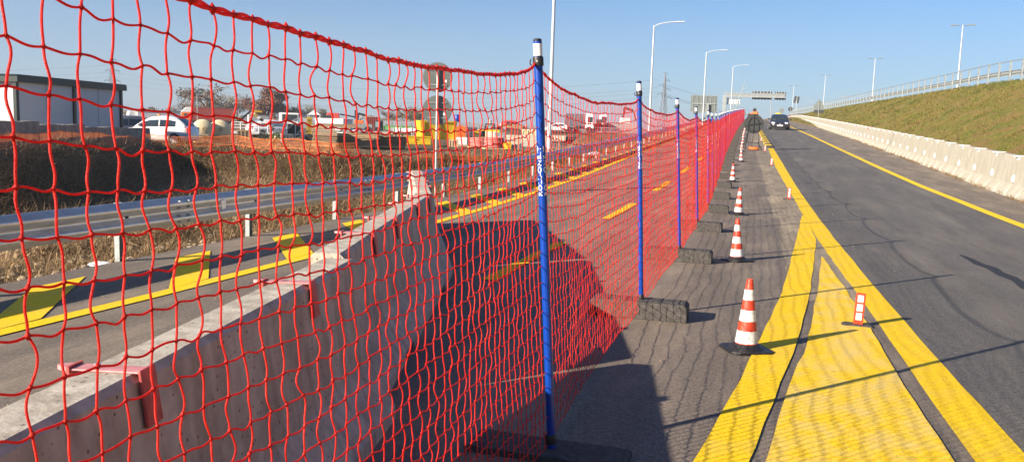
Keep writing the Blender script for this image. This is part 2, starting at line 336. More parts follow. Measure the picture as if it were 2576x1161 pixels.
# ------------------------------------------------------------------ terrain
EDGE = [at(-700, 16, 0)[:2], at(0, 22, 0)[:2], at(360, 35, 0)[:2], at(600, 36, 0)[:2], at(850, 33, 0)[:2], at(1230, 36, 0)[:2], (-11.2, 60), (-12.5, 90), (-18, 140), (-60, 400)]
EDGE = np.array(EDGE)
def edge_dist(x, y):                       # signed distance to the yard's edge, positive in the yard
    best = None; P = np.array([x, y])
    for a, b in zip(EDGE[:-1], EDGE[1:]):
        d = b-a; t = max(0, min(1, (P-a)@d/(d@d))); q = a+d*t; w = np.linalg.norm(P-q)
        s = d[0]*(P-a)[1]-d[1]*(P-a)[0]
        if best is None or w < best[0]-1e-9: best = (w, s)
    return best[0]*(1 if best[1] > 0 else -1)
CREST = [(-60, 21.5, 4.6), (20, 17.2, 4.95), (58, 14.7, 5.25), (66, 14.2, 5.45), (98, 12.0, 5.6), (160, 8.0, 5.9), (190, 5.0, 5.9), (260, -2, 5.9), (420, -24, 5.0)]
def crest(y):
    ys = [c[0] for c in CREST]; return np.interp(y, ys, [c[1] for c in CREST]), np.interp(y, ys, [c[2] for c in CREST])
def gz(x, y):
    r = zr(y); o = xo(y); xr = x-o
    if -6.35 < xr < 6.25+.0: return r-.05
    if xr >= 6.25:
        cx, cz = crest(y); f = 6.55+o
        if x < f: return r-.04
        if cx <= f+.5: cx = f+.5
        if x < cx: return r+.05+(cz-r-.05)*(x-f)/(cx-f)
        if x < cx+30: return cz
        return cz*max(0, 1-(x-cx-30)/40)
    d = edge_dist(x, y)
    yard = .35*max(0, min(1, (-x-14)/6))*max(0, min(1, (30-y)/10)) if y < 30 else 0.
    yz = yard if d > 0 else yard-.75*min(-d, 2.2)
    g = -xr-6.35
    rz = r-.06-(.03*g if g < 1.3 else .04+.55*(g-1.3))
    fl = -1.3 if d < 0 else -.0
    z = max(yz, rz, fl)
    return z
def build_terrain():
    xs = sorted(set([-3000, -1500, -800, -400, -250, -160, -120, -90, -75, -65, -58]+[round(v, 2) for v in np.arange(-52, -6.4, .7)]+[-6.6, -6.36, -6.3, -5, 0, 5, 6.2, 6.3, 6.5, 6.6]+[round(v, 2) for v in np.arange(7, 24, .7)]+[26, 30, 36, 45, 60, 90, 150, 400, 1500, 3000]))
    ys = sorted(set([-300, -100, -40, -15, -6, 0]+[round(v, 2) for v in np.arange(2, 60, .8)]+[round(v, 2) for v in np.arange(60, 205, 2.5)]+[215, 230, 250, 280, 320, 400, 600, 1000, 2000, 4000]))
    V = []; nx = len(xs)
    for y in ys:
        o = xo(y) if y < 420 else xo(420)
        for x in xs:
            X = x+o if abs(x) < 60 else x
            if -26 < X < -9 or -30 < X < -8 or 7 < x < 24:
                X2 = X+random.uniform(-.1, .1)
            else: X2 = X
            z = gz(X2, y) if y <= 420 else (3 if 5 < x < 60 else 0)*max(0, 1-(y-420)/300)
            if y < 430 and (x < -7 or x > 7) and abs(x) < 60: z += random.uniform(-.06, .06)
            V.append((X2, y, z))
    F = [(j*nx+i, j*nx+i+1, (j+1)*nx+i+1, (j+1)*nx+i) for j in range(len(ys)-1) for i in range(nx-1)]
    me = bpy.data.meshes.new('ground'); me.from_pydata(V, [], F); me.update()
    m, n, L, b = new_mat('ground_soil_and_grass'); b.inputs['Roughness'].default_value = .95; b.inputs['Specular IOR Level'].default_value = .1
    tc = n.new('ShaderNodeTexCoord'); P = tc.outputs['Object']
    def noise(sc, det, ro=.65):
        q = n.new('ShaderNodeTexNoise'); q.inputs['Scale'].default_value = sc; q.inputs['Detail'].default_value = det; q.inputs['Roughness'].default_value = ro; L.new(P, q.inputs['Vector']); return q.outputs['Fac']
    def ramp(f, els):
        r = n.new('ShaderNodeValToRGB'); e = r.color_ramp.elements
        e[0].position = els[0][0]; e[0].color = (*els[0][1], 1); e[1].position = els[-1][0]; e[1].color = (*els[-1][1], 1)
        for p, c in els[1:-1]: q = e.new(p); q.color = (*c, 1)
        L.new(f, r.inputs[0]); return r.outputs[0]
    sp = n.new('ShaderNodeSeparateXYZ'); L.new(P, sp.inputs[0])
    left = ramp(noise(2.2, 8), [(.35, (.09, .065, .04)), (.55, (.20, .145, .09)), (.7, (.32, .24, .14))])
    right = ramp(noise(1.0, 10, .8), [(.34, (.10, .13, .025)), (.46, (.19, .19, .04)), (.56, (.26, .17, .065)), (.70, (.19, .105, .05))])
    mr = n.new('ShaderNodeMapRange'); mr.inputs['From Min'].default_value = 5; mr.inputs['From Max'].default_value = 6; L.new(sp.outputs[0], mr.inputs[0])
    x = n.new('ShaderNodeMixRGB'); L.new(mr.outputs[0], x.inputs[0]); L.new(left, x.inputs[1]); L.new(right, x.inputs[2]); L.new(x.outputs[0], b.inputs['Base Color'])
    bp = n.new('ShaderNodeBump'); bp.inputs['Strength'].default_value = .9; bp.inputs['Distance'].default_value = .15; L.new(noise(7, 6, .8), bp.inputs['Height']); L.new(bp.outputs[0], b.inputs['Normal'])
    o = link('ground', me, m, fix=False, smooth=False); kind(o, 'structure')
build_terrain()
# ------------------------------------------------------------------ road
def interp(tab, y):
    ys = [t[0] for t in tab]; xs = [t[1] for t in tab]
    if y > ys[-1]: return xs[-1]+xo(y)-xo(ys[-1])
    if y < ys[0]: return xs[0]+(xs[1]-xs[0])/(ys[1]-ys[0])*(y-ys[0])
    return float(np.interp(y, ys, xs))
def strip(name, fl, fr, y0, y1, dz, m, step=1., jag=0.):
    ys = list(np.arange(y0, y1, step))+[y1]; V = []; F = []
    for i, y in enumerate(ys):
        a, b = fl(y), fr(y)
        V += [(a+random.uniform(-jag, jag), y, zr(y)+dz), (b+random.uniform(-jag, jag), y, zr(y)+dz)]
        if i: F.append((2*i-2, 2*i-1, 2*i+1, 2*i))
    me = bpy.data.meshes.new(name); me.from_pydata(V, [], F); me.update()
    return kind(link(name, me, m, fix=False), 'structure')
strip('road', lambda y: -6.32+xo(y), lambda y: 6.28+xo(y), -30, 330, 0, 'road_old', 2)
BL = [(1, 1.12), (4.4, 1.02), (5.5, .975), (7.53, .93), (9.07, .885), (12.96, .76), (20.6, .60), (31.9, .24), (44, -.02), (50.4, -.17)]
BR = [(1, 1.42), (4.62, 1.27), (6.24, 1.20), (9.15, 1.11), (13.6, 1.0), (18.9, .88), (26.9, .68), (43.8, .26), (50.4, .10)]
RL = [(5, 4.55), (16.8, 4.27), (22.2, 4.15), (26.6, 3.94), (34.2, 3.70), (49.8, 3.33), (69, 2.9), (91, 2.3)]
strip('new_lane_asphalt', lambda y: interp(BR, y)-.06, lambda y: interp(RL, y)+.1, -30, 330, .0025, 'road_new', 1.5, .015)
strip('shoulder', lambda y: interp(RL, y)+.1, lambda y: 6.2+xo(y), -30, 330, .003, 'shoulder', 2)
WL = [(3.8, .06), (6, .02), (9.5, .28), (15.4, .24), (18, .10), (25, -.05), (40, -.55), (60, -1.2)]
strip('milled_strip', lambda y: interp(WL, y), lambda y: interp(BR, y)-.055, 8.3, 70, .0035, 'road_worn', .5, .04)
strip('yellow_edge_line', lambda y: interp(BL, y), lambda y: interp(BR, y), -5, 46.5, .0065, 'yellow_paint', .4, .006)
strip('yellow_edge_line', lambda y: interp(RL, y), lambda y: interp(RL, y)+.21, -5, 200, .0065, 'yellow_paint', 1)
DL = [(1, -.55), (3.93, -.24), (5.43, -.08), (6.38, .01), (8.63, .20), (12.3, .41), (15.6, .58), (17.5, .69)]
DR = [(1, -.35), (4.02, .00), (5.54, .17), (6.5, .28), (8.75, .46), (10.2, .55), (13.4, .735), (17.5, .70)]
strip('yellow_diagonal_line', lambda y: interp(DL, y), lambda y: min(interp(DR, y), interp(BL, y)-.002), -5, 17.4, .0075, 'yellow_paint', .4, .006)
NL = [(1, -.28), (4.04, .07), (5.56, .23), (6.53, .35), (8.79, .53), (11.4, .705)]; NR = [(1, 1.03), (4.37, .92), (5.26, .885), (6.35, .86), (7.49, .845), (9.27, .80), (11.4, .715)]
strip('yellow_nose_marking', lambda y: interp(NL, y), lambda y: interp(NR, y), -4, 11.4, .009, 'yellow_worn', .3, .008)
LL = [(-5, -5.1), (3, -4.98), (6, -4.85), (9.3, -4.78), (15, -4.87), (18, -4.95), (26, -5.08), (37, -5.35)]
strip('yellow_side_line', lambda y: interp(LL, y)-.07, lambda y: interp(LL, y)+.08, -5, 150, .008, 'yellow_paint', 1.)
d = MB()
k = 0
for y0 in np.arange(-4.8, 150, 6.4):
    L_ = 3.1
    n_ = 6
    for j in range(n_):
        a, b = y0+L_*j/n_, y0+L_*(j+1)/n_
        ca, cb = -2.55+xo(a), -2.55+xo(b)
        d.add([(ca-.07, a, zr(a)+.008), (ca+.08, a, zr(a)+.008), (cb+.08, b, zr(b)+.008), (cb-.07, b, zr(b)+.008)], [(0, 1, 2, 3)])
me = bpy.data.meshes.new('dashed_line'); me.from_pydata(d.v, [], d.f); me.update(); kind(link('yellow_dashed_line', me, 'yellow_paint', fix=False), 'structure')
d = MB()
for k, y in enumerate(np.arange(.7, 60, 1.88)):
    xi = interp(LL, y)-.075
    d.add([(xi, y, zr(y)+.007), (xi, y+.56, zr(y+.56)+.007), (-5.95+xo(y), y+2.05, zr(y+2.05)+.007), (-5.95+xo(y), y+1.45, zr(y+1.45)+.007)], [(0, 1, 2, 3)])
me = bpy.data.meshes.new('hatching'); me.from_pydata(d.v, [], d.f); me.update(); kind(link('yellow_hatching', me, 'yellow_paint', fix=False), 'structure')
pp = [(2.46, 12.5), (2.50, 12.6), (2.58, 12.2), (2.60, 11.8), (2.68, 11.5), (2.67, 11.1), (2.74, 10.8), (2.73, 10.4), (2.78, 10.0), (2.74, 9.6), (2.66, 9.5), (2.58, 10.0), (2.60, 10.5), (2.53, 10.9), (2.55, 11.4), (2.48, 11.7), (2.49, 12.1)]
m_ = MB(); m_.add([(x+random.uniform(-.015, .015), y, .0045) for x, y in pp], [tuple(range(len(pp)))][:1])
me = bpy.data.meshes.new('tar_patch'); me.from_pydata(m_.v, [], m_.f[:1]); me.update(); kind(link('tar_patch', me, 'tar', fix=False), 'structure')
# ------------------------------------------------------------------ net fence
POSTN = 47; SP = 3.06
FX = [(0, -.86), (3.79, -.875), (6.97, -.91), (10.25, -.925), (13.7, -.985), (16.5, -1.02), (20, -1.14), (28, -1.40), (37, -1.72), (55, -2.20), (80, -2.80), (105, -3.3), (132, -3.75), (145, -4.1)]
PY = [0.73, 3.79, 6.97, 10.25, 13.55]+[13.55+SP*k for k in range(1, POSTN-4)]
def fpos(y):
    return np.array([float(np.interp(y, [a[0] for a in FX], [a[1] for a in FX])), y, zr(y)])
POST = [fpos(y) for y in PY]
LEAN = [(.055+random.uniform(-.012, .012), random.uniform(-.01, .015)) for _ in POST]
LEAN[1] = (.070, -.006); LEAN[2] = (.057, .0)
def text_mesh(body, size):
    c = bpy.data.curves.new('txt', 'FONT'); c.body = body; c.size = size; c.extrude = 0; c.align_x = 'CENTER'; c.align_y = 'CENTER'; c.offset = size*.02; c.resolution_u = 2
    o = bpy.data.objects.new('txt', c); me = bpy.data.meshes.new_from_object(o); bpy.data.objects.remove(o); bpy.data.curves.remove(c); return me
def wrap_text(me, ang, r, zc, stretch=1.):      # letters running up a round post
    for v in me.vertices:
        x, y = v.co.x*stretch, v.co.y
        a = ang-y/r          # letter height runs around the post
        v.co = (r*math.cos(a), r*math.sin(a), zc+x)
def make_post():
    t = T('fence_post', 'post', 'fence post')
    H = 1.88; r = .0195
    MB().lathe([(r, .025), (r, H-.012)], 20).build('tube', 'blue', t, 'auto')
    MB().lathe([(r+.0006, H-.075), (r+.0006, H-.022)], 20).build('reflective_band', 'white_band', t, 'auto')
    MB().lathe([(r-.004, H-.012), (r-.001, H-.012), (r-.001, H-.004), (r-.006, H)], 20).build('cap', 'black', t, 'auto')
    c = MB().lathe([(r+.003, H-.118), (r+.0045, H-.114), (r+.0045, H-.082), (r+.003, H-.078)], 20).build('collar', 'black', t, 'auto')
    MB().lathe([(.004, 0), (.004, .002)], 8, (0, -(r+.0045), H-.098), 'y').build('rivet', 'galv', c)
    h = MB(); pts = [(-r, 0, H-.112), (-r-.008, 0, H-.115), (-r-.016, 0, H-.11), (-r-.018, 0, H-.098), (-r-.013, 0, H-.086)]
    for a, b in zip(pts[:-1], pts[1:]): h.tube(a, b, .0028, n=6)
    h.build('hook', 'black', t)
    MB().lathe([(r+.004, .135), (r+.005, .14), (r+.005, .175), (r+.003, .18)], 16).build('foot_collar', 'black', t, 'auto')
    for a in (-PI/2-.25, -PI/2+1.15):
        me = text_mesh('ROLL-ONE.IT', .026); wrap_text(me, a, r+.0008, 1.30, 1.45); link('lettering', me, 'white_band', t, fix=False)
    b = MB(); b.prism([(-.41, 0), (.37, 0), (.37, .115), (.345, .14), (-.385, .14), (-.41, .115)], -.12, .12)
    bb = b.build('base_block', 'rubber', t, bevel=.008)
    q = MB()
    q.box(-.36, .33, -.03, .03, .138, .1425)
    for x in (-.30, -.16, .12, .26): q.box(x-.04, x+.04, -.075, .075, .1395, .146)
    q.build('tread', 'rubber', bb, bevel=.004)
    MB().box(.3695, .3725, -.05, .05, .03, .10).build('hand_hole', 'black', bb)
    return t
proto = make_post()
for i, P in enumerate(POST):
    o = proto if i == 0 else dup(proto, P)
    o.location = P
    lx, ly = LEAN[i]; sl_ = math.atan(.029) if 20 < P[1] < 140 else 0
    o.rotation_euler = (-ly, -lx*.55, 0)
    # the tube leans, the block stays flat
    for c in o.children:
        if c.name.startswith('base_block'): c.rotation_euler = (sl_+ly, lx*.55, random.uniform(-.05, .05))
        else: c.rotation_euler = (0, -lx*.45, 0)
    if i == 1:
        for c in o.children:
            if c.name.startswith('base_block'): c.scale = (.95, 1.0, .22)
            if c.name.startswith('foot_collar'): c.location.z = -.085
    o['group'] = 'blue posts holding the red net'
    o['category'] = 'fence post'
    o['label'] = ('blue post just behind the camera, leaning left, holding the near end of the red net' if i == 0 else
                  'tallest and nearest blue post, white letters on it, dark foot at the bottom edge' if i == 1 else
                  'blue net post right beside the nearest striped cone, black foot block fully in view' if i == 2 else
                  '%s blue net post counted from the nearest one, white top band and black foot block' % ORD[i-1] if i <= 9 else
                  'small far blue net post in the dense run toward the crest')
# net: node grid per span, strands as thin tubes
ROWS = 25; NC = 47
net = NB(); knots = NB(); rope = NB()
OCT_V = np.array([(1, 0, 0), (-1, 0, 0), (0, 1, 0), (0, -1, 0), (0, 0, 1), (0, 0, -1.)])
OCT_F = np.array([(0, 2, 4), (2, 1, 4), (1, 3, 4), (3, 0, 4), (2, 0, 5), (1, 2, 5), (3, 1, 5), (0, 3, 5)])
def span_nodes(i, prev_shift=0):
    A, B = (POST[i] if i >= 0 else POST[0]-(0, SP, 0)), POST[i+1]
    la = LEAN[i][0] if i >= 0 else .055; lb = LEAN[i+1][0]
    t = np.linspace(0, 1, NC+1); u = np.arange(ROWS+1)/ROWS
    S = 4*t*(1-t)
    top = 1.775-.035*(1-np.exp(-t*25))-.088*S**.75+.006*np.sin(t*9+i*2.1)*S-.02*np.exp(-(1-t)*8)+.02*np.exp(-(1-t)*30)
    if i < 1: top = 1.78-.03*(1-np.exp(-25*t))*(1-np.exp(-25*(1-t)))-.087*S**.6+.004*np.sin(t*9)*S
    bot = .045+.045*S+.004*np.sin(t*13+i)
    base = A[None, :]*(1-t[:, None])+B[None, :]*t[:, None]
    lean = la*(1-t)+lb*t
    uu = u[None, :]**1.0
    Z = top[:, None]*(1-uu)+bot[:, None]*uu
    ph = i*1.7
    G = np.zeros((NC+1, ROWS+1, 3)); Sc = S[:, None]
    sway = Sc**.5
    G[:, :, 0] = base[:, 0:1]-lean[:, None]*Z+sway*(.012*np.sin(PI*uu)*np.sin(t[:, None]*5+ph)-.015*uu+.004*np.sin(t[:, None]*17+uu*5+ph))+NOFF(i)*(1-t[:, None])+NOFF(i+1)*t[:, None]
    dy = .006*np.sin(uu*ROWS*1.05+t[:, None]*6+ph)+.009*np.sin(uu*5.5+t[:, None]*9+ph*1.3)-.012*np.sin(PI*uu)*np.sin(t[:, None]*2*PI)
    G[:, :, 1] = base[:, 1:2]+sway*dy*1.15
    G[:, :, 2] = base[:, 2:3]+Z+sway*(.003*np.sin(t[:, None]*22+uu*9+ph)+.0035*np.sin(t[:, None]*7+uu*4+ph))
    J = RNG.normal(0, .0034, G.shape); J[:, :, 0] *= .5; J[:, :, 2] *= .6
    G += J*sway[:, :, None] if sway.ndim == 2 else J
    # the net's foot bunches and drags a little
    G[:, :, 1] += (sway*.03*np.clip(uu-.8, 0, 1)*np.sin(t[:, None]*11+ph))
    return G
LAST = None
def NOFF(i): return [-.012, -.012, -.006, .0, .006][max(i, 0)] if i < 5 else .016
for i in range(-1, POSTN-1):
    G = span_nodes(i)
    if LAST is not None: G[0] = LAST
    LAST = G[-1].copy()
    if i == 0: K, sd = 9, 6
    elif i == 1: K, sd = 7, 5
    elif i <= 4: K, sd = 5, 4
    elif i <= 10: K, sd = 3, 3
    else: K, sd = 2, 3
    if i == -1: K, sd = 3, 3
    R0 = .0020 if i < 1 else .00165
    s = np.linspace(0, 1, K)
    def paths(Aa, Bb, off):
        P = Aa[:, None, :]*(1-s)[None, :, None]+Bb[:, None, :]*s[None, :, None]
        return P+off
    # verticals: bulge to alternate sides from row to row
    Aa = G[:, :-1].reshape(-1, 3); Bb = G[:, 1:].reshape(-1, 3)
    ci, ri = np.meshgrid(np.arange(NC+1), np.arange(ROWS), indexing='ij'); ri = ri.ravel(); ci = ci.ravel()
    tt = ci/NC; sw = (4*tt*(1-tt))**.4
    amp = np.where(ri % 2 == 0, 1, -1)*(.0068+RNG.normal(0, .0034, len(ri)))*sw
    amp = amp*np.cos(ci*.13+ri*.35+i)**2*.7+amp*.45
    off = np.zeros((len(ri), K, 3)); off[:, :, 1] = amp[:, None]*np.sin(PI*s)[None]; off[:, :, 0] = (RNG.normal(0, .003, len(ri)))[:, None]*np.sin(PI*s)
    if K > 3: off[:, :, 1] += (RNG.normal(0, .0016, len(ri)))[:, None]*np.sin(2*PI*s)[None]
    V, F = tubes(paths(Aa, Bb, off), R0, sd); net.add(V, F)
    # horizontals
    Aa = G[:-1, 1:].reshape(-1, 3); Bb = G[1:, 1:].reshape(-1, 3)
    nn = len(Aa); off = np.zeros((nn, K, 3))
    off[:, :, 2] = (-.0035+RNG.normal(0, .0022, nn))[:, None]*np.sin(PI*s)+(RNG.normal(.0015, .0012, nn))[:, None]*np.sin(2*PI*s)
    off[:, :, 0] = (RNG.normal(0, .003, nn))[:, None]*np.sin(PI*s)
    V, F = tubes(paths(Aa, Bb, off), R0*1.02, sd); net.add(V, F)
    # top rope, twisted pair
    tp = G[:, 0]; ns = 1 if i > 10 else 4
    q = np.concatenate([tp[:-1, None]*(1-np.arange(ns)/ns)[None, :, None]+tp[1:, None]*(np.arange(ns)/ns)[None, :, None]]).reshape(-1, 3)
    q = np.concatenate([q, tp[-1:]])
    if i <= 10:
        ph = np.arange(len(q))*PI/2*.5
        for sgn in (0, PI):
            qq = q.copy(); qq[:, 0] += .0032*np.cos(ph+sgn); qq[:, 2] += .0040*np.sin(ph+sgn)
            V, F = tubes(qq[None], .0038, 5); rope.add(V, F)
    else:
        V, F = tubes(q[None], .006, 4); rope.add(V, F)
    if 0 <= i <= 4:
        nodes = G[:, 1:].reshape(-1, 3); sc = RNG.uniform(.85, 1.25, (len(nodes), 1, 1))*np.array([.0046, .0054, .0060])
        V = (nodes[:, None, :]+OCT_V[None]*sc).reshape(-1, 3); F = (OCT_F[None]+(np.arange(len(nodes))*6)[:, None, None]).reshape(-1, 3); knots.add(V, F)
        nodes = G[:, 0]; sc = RNG.uniform(.85, 1.2, (len(nodes), 1, 1))*np.array([.0085, .0105, .0105])
        V = (nodes[:, None, :]+OCT_V[None]*sc).reshape(-1, 3); F = (OCT_F[None]+(np.arange(len(nodes))*6)[:, None, None]).reshape(-1, 3); knots.add(V, F)
netroot = T('safety_net', 'long red knotted rope net hung from blue posts along the closed lane', 'safety net', POST[0])
for nm, nb_ in (('netting', net), ('top_rope', rope), ('knots', knots)):
    o = link(nm, nb_.mesh(), 'net', netroot, smooth=True, fix=False); o.location = -mathutils.Vector(POST[0])
# ------------------------------------------------------------------ near concrete barriers with red clips
def barrier_profile(H, wb, wm, wt, zf, zm):
    return [(-wb, 0), (wb, 0), (wb, zf), (wm, zm), (wt, H-.02), (wt-.02, H), (-wt+.02, H), (-wt, H-.02), (-wm, zm), (-wb, zf)]
def near_barrier(a, b, label, clips):
    a = np.array(a); b = np.array(b); L = np.linalg.norm(b-a); rz = math.atan2(-(b-a)[0], (b-a)[1])
    t = T('concrete_barrier', label, 'concrete barrier', (a[0], a[1], 0), rz, 'grey concrete barriers behind the net')
    pr = barrier_profile(.81, .30, .155, .088, .07, .30)
    ys = [0.0, .02, .3, L*.5-.25, L*.5-.22, L*.5+.22, L*.5+.25, L-.3, L-.02, L]
    rings = []
    for y in ys:
        e = .985 if y in (0.0, L) else 1
        rings.append([(p[0]*e+random.uniform(-.002, .002), y, p[1] if p[1] < .79 else p[1]-(.004 if e < 1 else 0)) for p in pr])
    MB().loft(rings).build('body', 'conc_near', t)
    for y in (L*.25, L*.75): MB().box(.296, .303, y-.18, y+.18, -.01, .05).build('drain_slot', 'black', t)
    MB().box(-.05, .05, L-.012, L+.025, .25, .68).build('joint_tongue', 'conc_near', t)
    MB().box(-.03, .03, L+.02, L+.045, .52, .66).build('steel_lug', 'black', t)
    return t, rz
def clip(base, rz, y, side, label):
    # strap lying across the barrier top: blade hanging on one side, arrow-shaped tongue out on the other
    P = np.array(base)+np.array([-math.sin(rz), math.cos(rz)])*y
    t = T('reflector_clip', label, 'barrier clip', (P[0], P[1], .811), rz+random.uniform(-.12, .12), 'faded red clips on the concrete barriers')
    MB().box(-.10, .092, -.030, .030, .0, .006).build('top_strap', 'clip_pink', t, bevel=.003)
    MB().prism([(.092, .012), (.100, .012), (.122, -.14), (.112, -.145)], -.04, .04).build('hanging_blade', 'clip_red', t, bevel=.002)
    MB().prism([(-.10, -.030), (-.145, -.010), (-.152, 0), (-.145, .010), (-.10, .030)], -.004, .008, axis='z').build('tongue', 'clip_pink', t)
    q = MB(); q.tube((-.04, 0, .012), (-.04, 0, .017), .009, n=10); q.build('screw', 'galv', t)
    MB().box(-.108, -.100, -.035, .035, -.05, .012).build('back_lip', 'clip_red', t)
    return t
b0 = (-1.28, -.10); b1 = (-2.035, 3.93)
t1, r1 = near_barrier(b0, b1, 'nearest concrete barrier, filling the lower left corner in shade', [])
b2 = (-2.17, 4.05); b3 = (-3.27, 8.12)
t2, r2 = near_barrier(b2, b3, 'second concrete barrier from the camera with its end face in sunlight', [])
b4 = (-3.36, 8.30); b5 = (-4.95, 11.95)
t3, r3 = near_barrier(b4, b5, 'farthest of the three grey concrete barriers, angled toward the guardrail', [])
tb, rb = near_barrier((-.70, -4.3), (-1.24, -.30), 'concrete barrier behind the camera at the near end of the diagonal row', [])
for k, (b, r, y, n_) in enumerate([(b0, r1, 2.03, 'nearest, in the lower left corner'), (b0, r1, 3.38, 'second from the camera, near the barrier joint'), (b2, r2, .85, 'third from the camera'),
                                 (b2, r2, 1.75, 'fourth from the camera'), (b2, r2, 2.9, 'fifth from the camera on the second barrier'), (b2, r2, 3.75, 'sixth from the camera'),
                                 (b4, r3, .7, 'seventh, first one on the farthest barrier'), (b4, r3, 1.6, 'eighth, second one on the farthest barrier'), (b4, r3, 2.5, 'ninth, third one on the farthest barrier'), (b4, r3, 3.4, 'tenth, at the far tip of the barrier row')]):
    c = clip(b, r, y, 1, 'faded red clip across a barrier top, '+n_)
# ------------------------------------------------------------------ guardrail on the left
GX = -6.18
def wbeam(d0, H0, H1, n=15):               # w-beam profile: (offset, z)
    pts = [(d0+q*1.05, H0+(H1-H0)*z/.31) for q, z in ((-.035, 0), (-.030, .012), (.036, .052), (.040, .060), (.040, .090), (.036, .098), (-.036, .135), (-.040, .143), (-.040, .167), (-.036, .175), (.036, .212), (.040, .220), (.040, .250), (.036, .258), (-.030, .298), (-.035, .31))]
    return pts
def guardrail_left():
    t = T('guardrail', 'long galvanised steel guardrail curving beside the dry verge', 'guardrail', (GX, 0, 0))
    ys = [-3+2*k for k in range(80)]
    pr = wbeam(0, .30, .61)
    V = []; F = []; n = len(pr)
    for i, y in enumerate(ys):
        for o_, z in pr: V.append((o_+xo(y), y, z+zr(y)))
        for o_, z in pr[::-1]: V.append((o_+xo(y)-.006, y, z+zr(y)))
        if i:
            a, b = (i-1)*2*n, i*2*n
            for k in range(2*n): F.append((a+k, a+(k+1) % (2*n), b+(k+1) % (2*n), b+k))
    m = MB(); m.add(V, F); bm_ = m.build('beam', 'galv', t, 'auto')
    j = MB()
    for y in np.arange(-1, 150, 4.6):     # lapped joints with bolts
        for z in (.345, .41, .50, .565):
            for dy in (-.08, .08): j.tube((xo(y)+.0, y+dy, zr(y)+z), (xo(y)+.052, y+dy, zr(y)+z), .012, n=6)
    j.build('bolts', 'galv_dull', bm_)
    fy = np.arange(.4, 152, 2.33)
    for y in fy:
        q = MB(); x = xo(y); z = zr(y)
        q.box(x-.17, x-.163, y-.03, y+.03, z-.35, z+.60).box(x-.17, x-.11, y-.036, y-.03, z-.35, z+.60).box(x-.17, x-.11, y+.03, y+.036, z-.35, z+.60)
        q.box(x-.11, x-.042, y-.025, y+.025, z+.40, z+.52)
        q.build('post', 'galv_dull', t)
    for y in np.arange(8.9, 60, 9.3):
        x = xo(y); z = zr(y); q = MB(); q.add([(x+.045, y-.05, z+.52), (x+.045, y+.05, z+.54), (x+.045, y+.04, z+.43), (x+.045, y-.02, z+.42), (x+.055, y-.05, z+.52), (x+.055, y+.05, z+.54), (x+.055, y+.04, z+.43), (x+.055, y-.02, z+.42)],
            [(0, 1, 2, 3), (7, 6, 5, 4), (0, 4, 5, 1), (1, 5, 6, 2), (2, 6, 7, 3), (3, 7, 4, 0)]); q.build('reflector', 'white_band', t)
guardrail_left()
# ------------------------------------------------------------------ right-hand barrier row
def right_barrier(root_label):
    L = 6.56
    t = T('concrete_barrier', root_label, 'concrete barrier', (0, 0, 0), 0, 'cream concrete barriers along the open lane')
    pr = [(-.31, 0), (.31, 0), (.31, .08), (.16, .30), (.10, .98), (.08, 1.0), (-.08, 1.0), (-.10, .98), (-.155, .30), (-.31, .09)]
    rings = []
    y = 0
    ys = []
    for k in range(6):
        c = k*L/6
        ys += [(c+.01, 0), (c+.10, 0), (c+.16, 1), (c+L/6-.16, 1), (c+L/6-.10, 0)]
    ys = [(0, 0)]+ys+[(L, 0)]
    for y, w in ys:
        rings.append([((p[0]+.05 if (w == 0 and p[0] < -.3) else p[0]), y, p[1]) for p in pr])
    MB().loft(rings).build('body', 'conc_right', t)
    for k in range(3):
        yc = L/6+k*L/3
        MB().prism([(-.19, 1.012), (-.19, .985), (-.115, .985), (-.115, .90), (-.104, .90), (-.10, .985), (.10, 1.003), (.10, 1.012)], yc-.14, yc+.05).build('top_bracket', 'white_band', t)
        q = MB(); q.frus((-.185, -.13, yc-.035, yc+.03), (-.195, -.12, yc-.05, yc+.045), .36, .48); q.box(-.17, -.125, yc+.015, yc+.045, .48, .53); q.build('reflector_pocket', 'white_band', t)
        for s_ in (-.55, .55): MB().box(-.318, -.308, yc+s_-.10, yc+s_+.03, 0, .085).build('foot_slot', 'timber_dark', t)
    MB().box(-.125, .12, L-.02, L+.018, .05, .93).build('joint_gap', 'conc_near', t)
    return t
rb0 = right_barrier('')
k = 0; y = 3.4
words = ORD+['thirteenth', 'fourteenth', 'fifteenth']
while y < 205:
    yn = y+6.58; P = (5.98+xo(y)*.45, y, zr(y)); Q = (5.98+xo(yn)*.45, yn, zr(yn))
    o = rb0 if k == 0 else dup(rb0, P)
    o.location = P; o.rotation_euler = (math.atan2(Q[2]-P[2], 6.58), 0, -math.atan2(Q[0]-P[0], 6.58))
    o['label'] = ('cream concrete barrier outside the right edge of the picture, %s of the row' % words[k] if k < 3 else
                  'cream concrete barrier cut by the right picture edge' if k == 3 else
                  'cream concrete barrier, %s along the row counted from the right picture edge' % words[k-3] if k < 15 else
                  'tiny far cream concrete barrier near the crest, before the guardrail end')
    y = yn; k += 1
o = MB().box(-.1, .1, -.15, .1, .99, 1.02).box(-.125, -.11, -.15, .1, .85, 1.0).build('reflector_clip', 'clip_red'); o.location = (5.98+xo(58)*.45, 58, zr(58)); tag(o, 'bright red clip on top of the long cream barrier row', 'barrier clip')
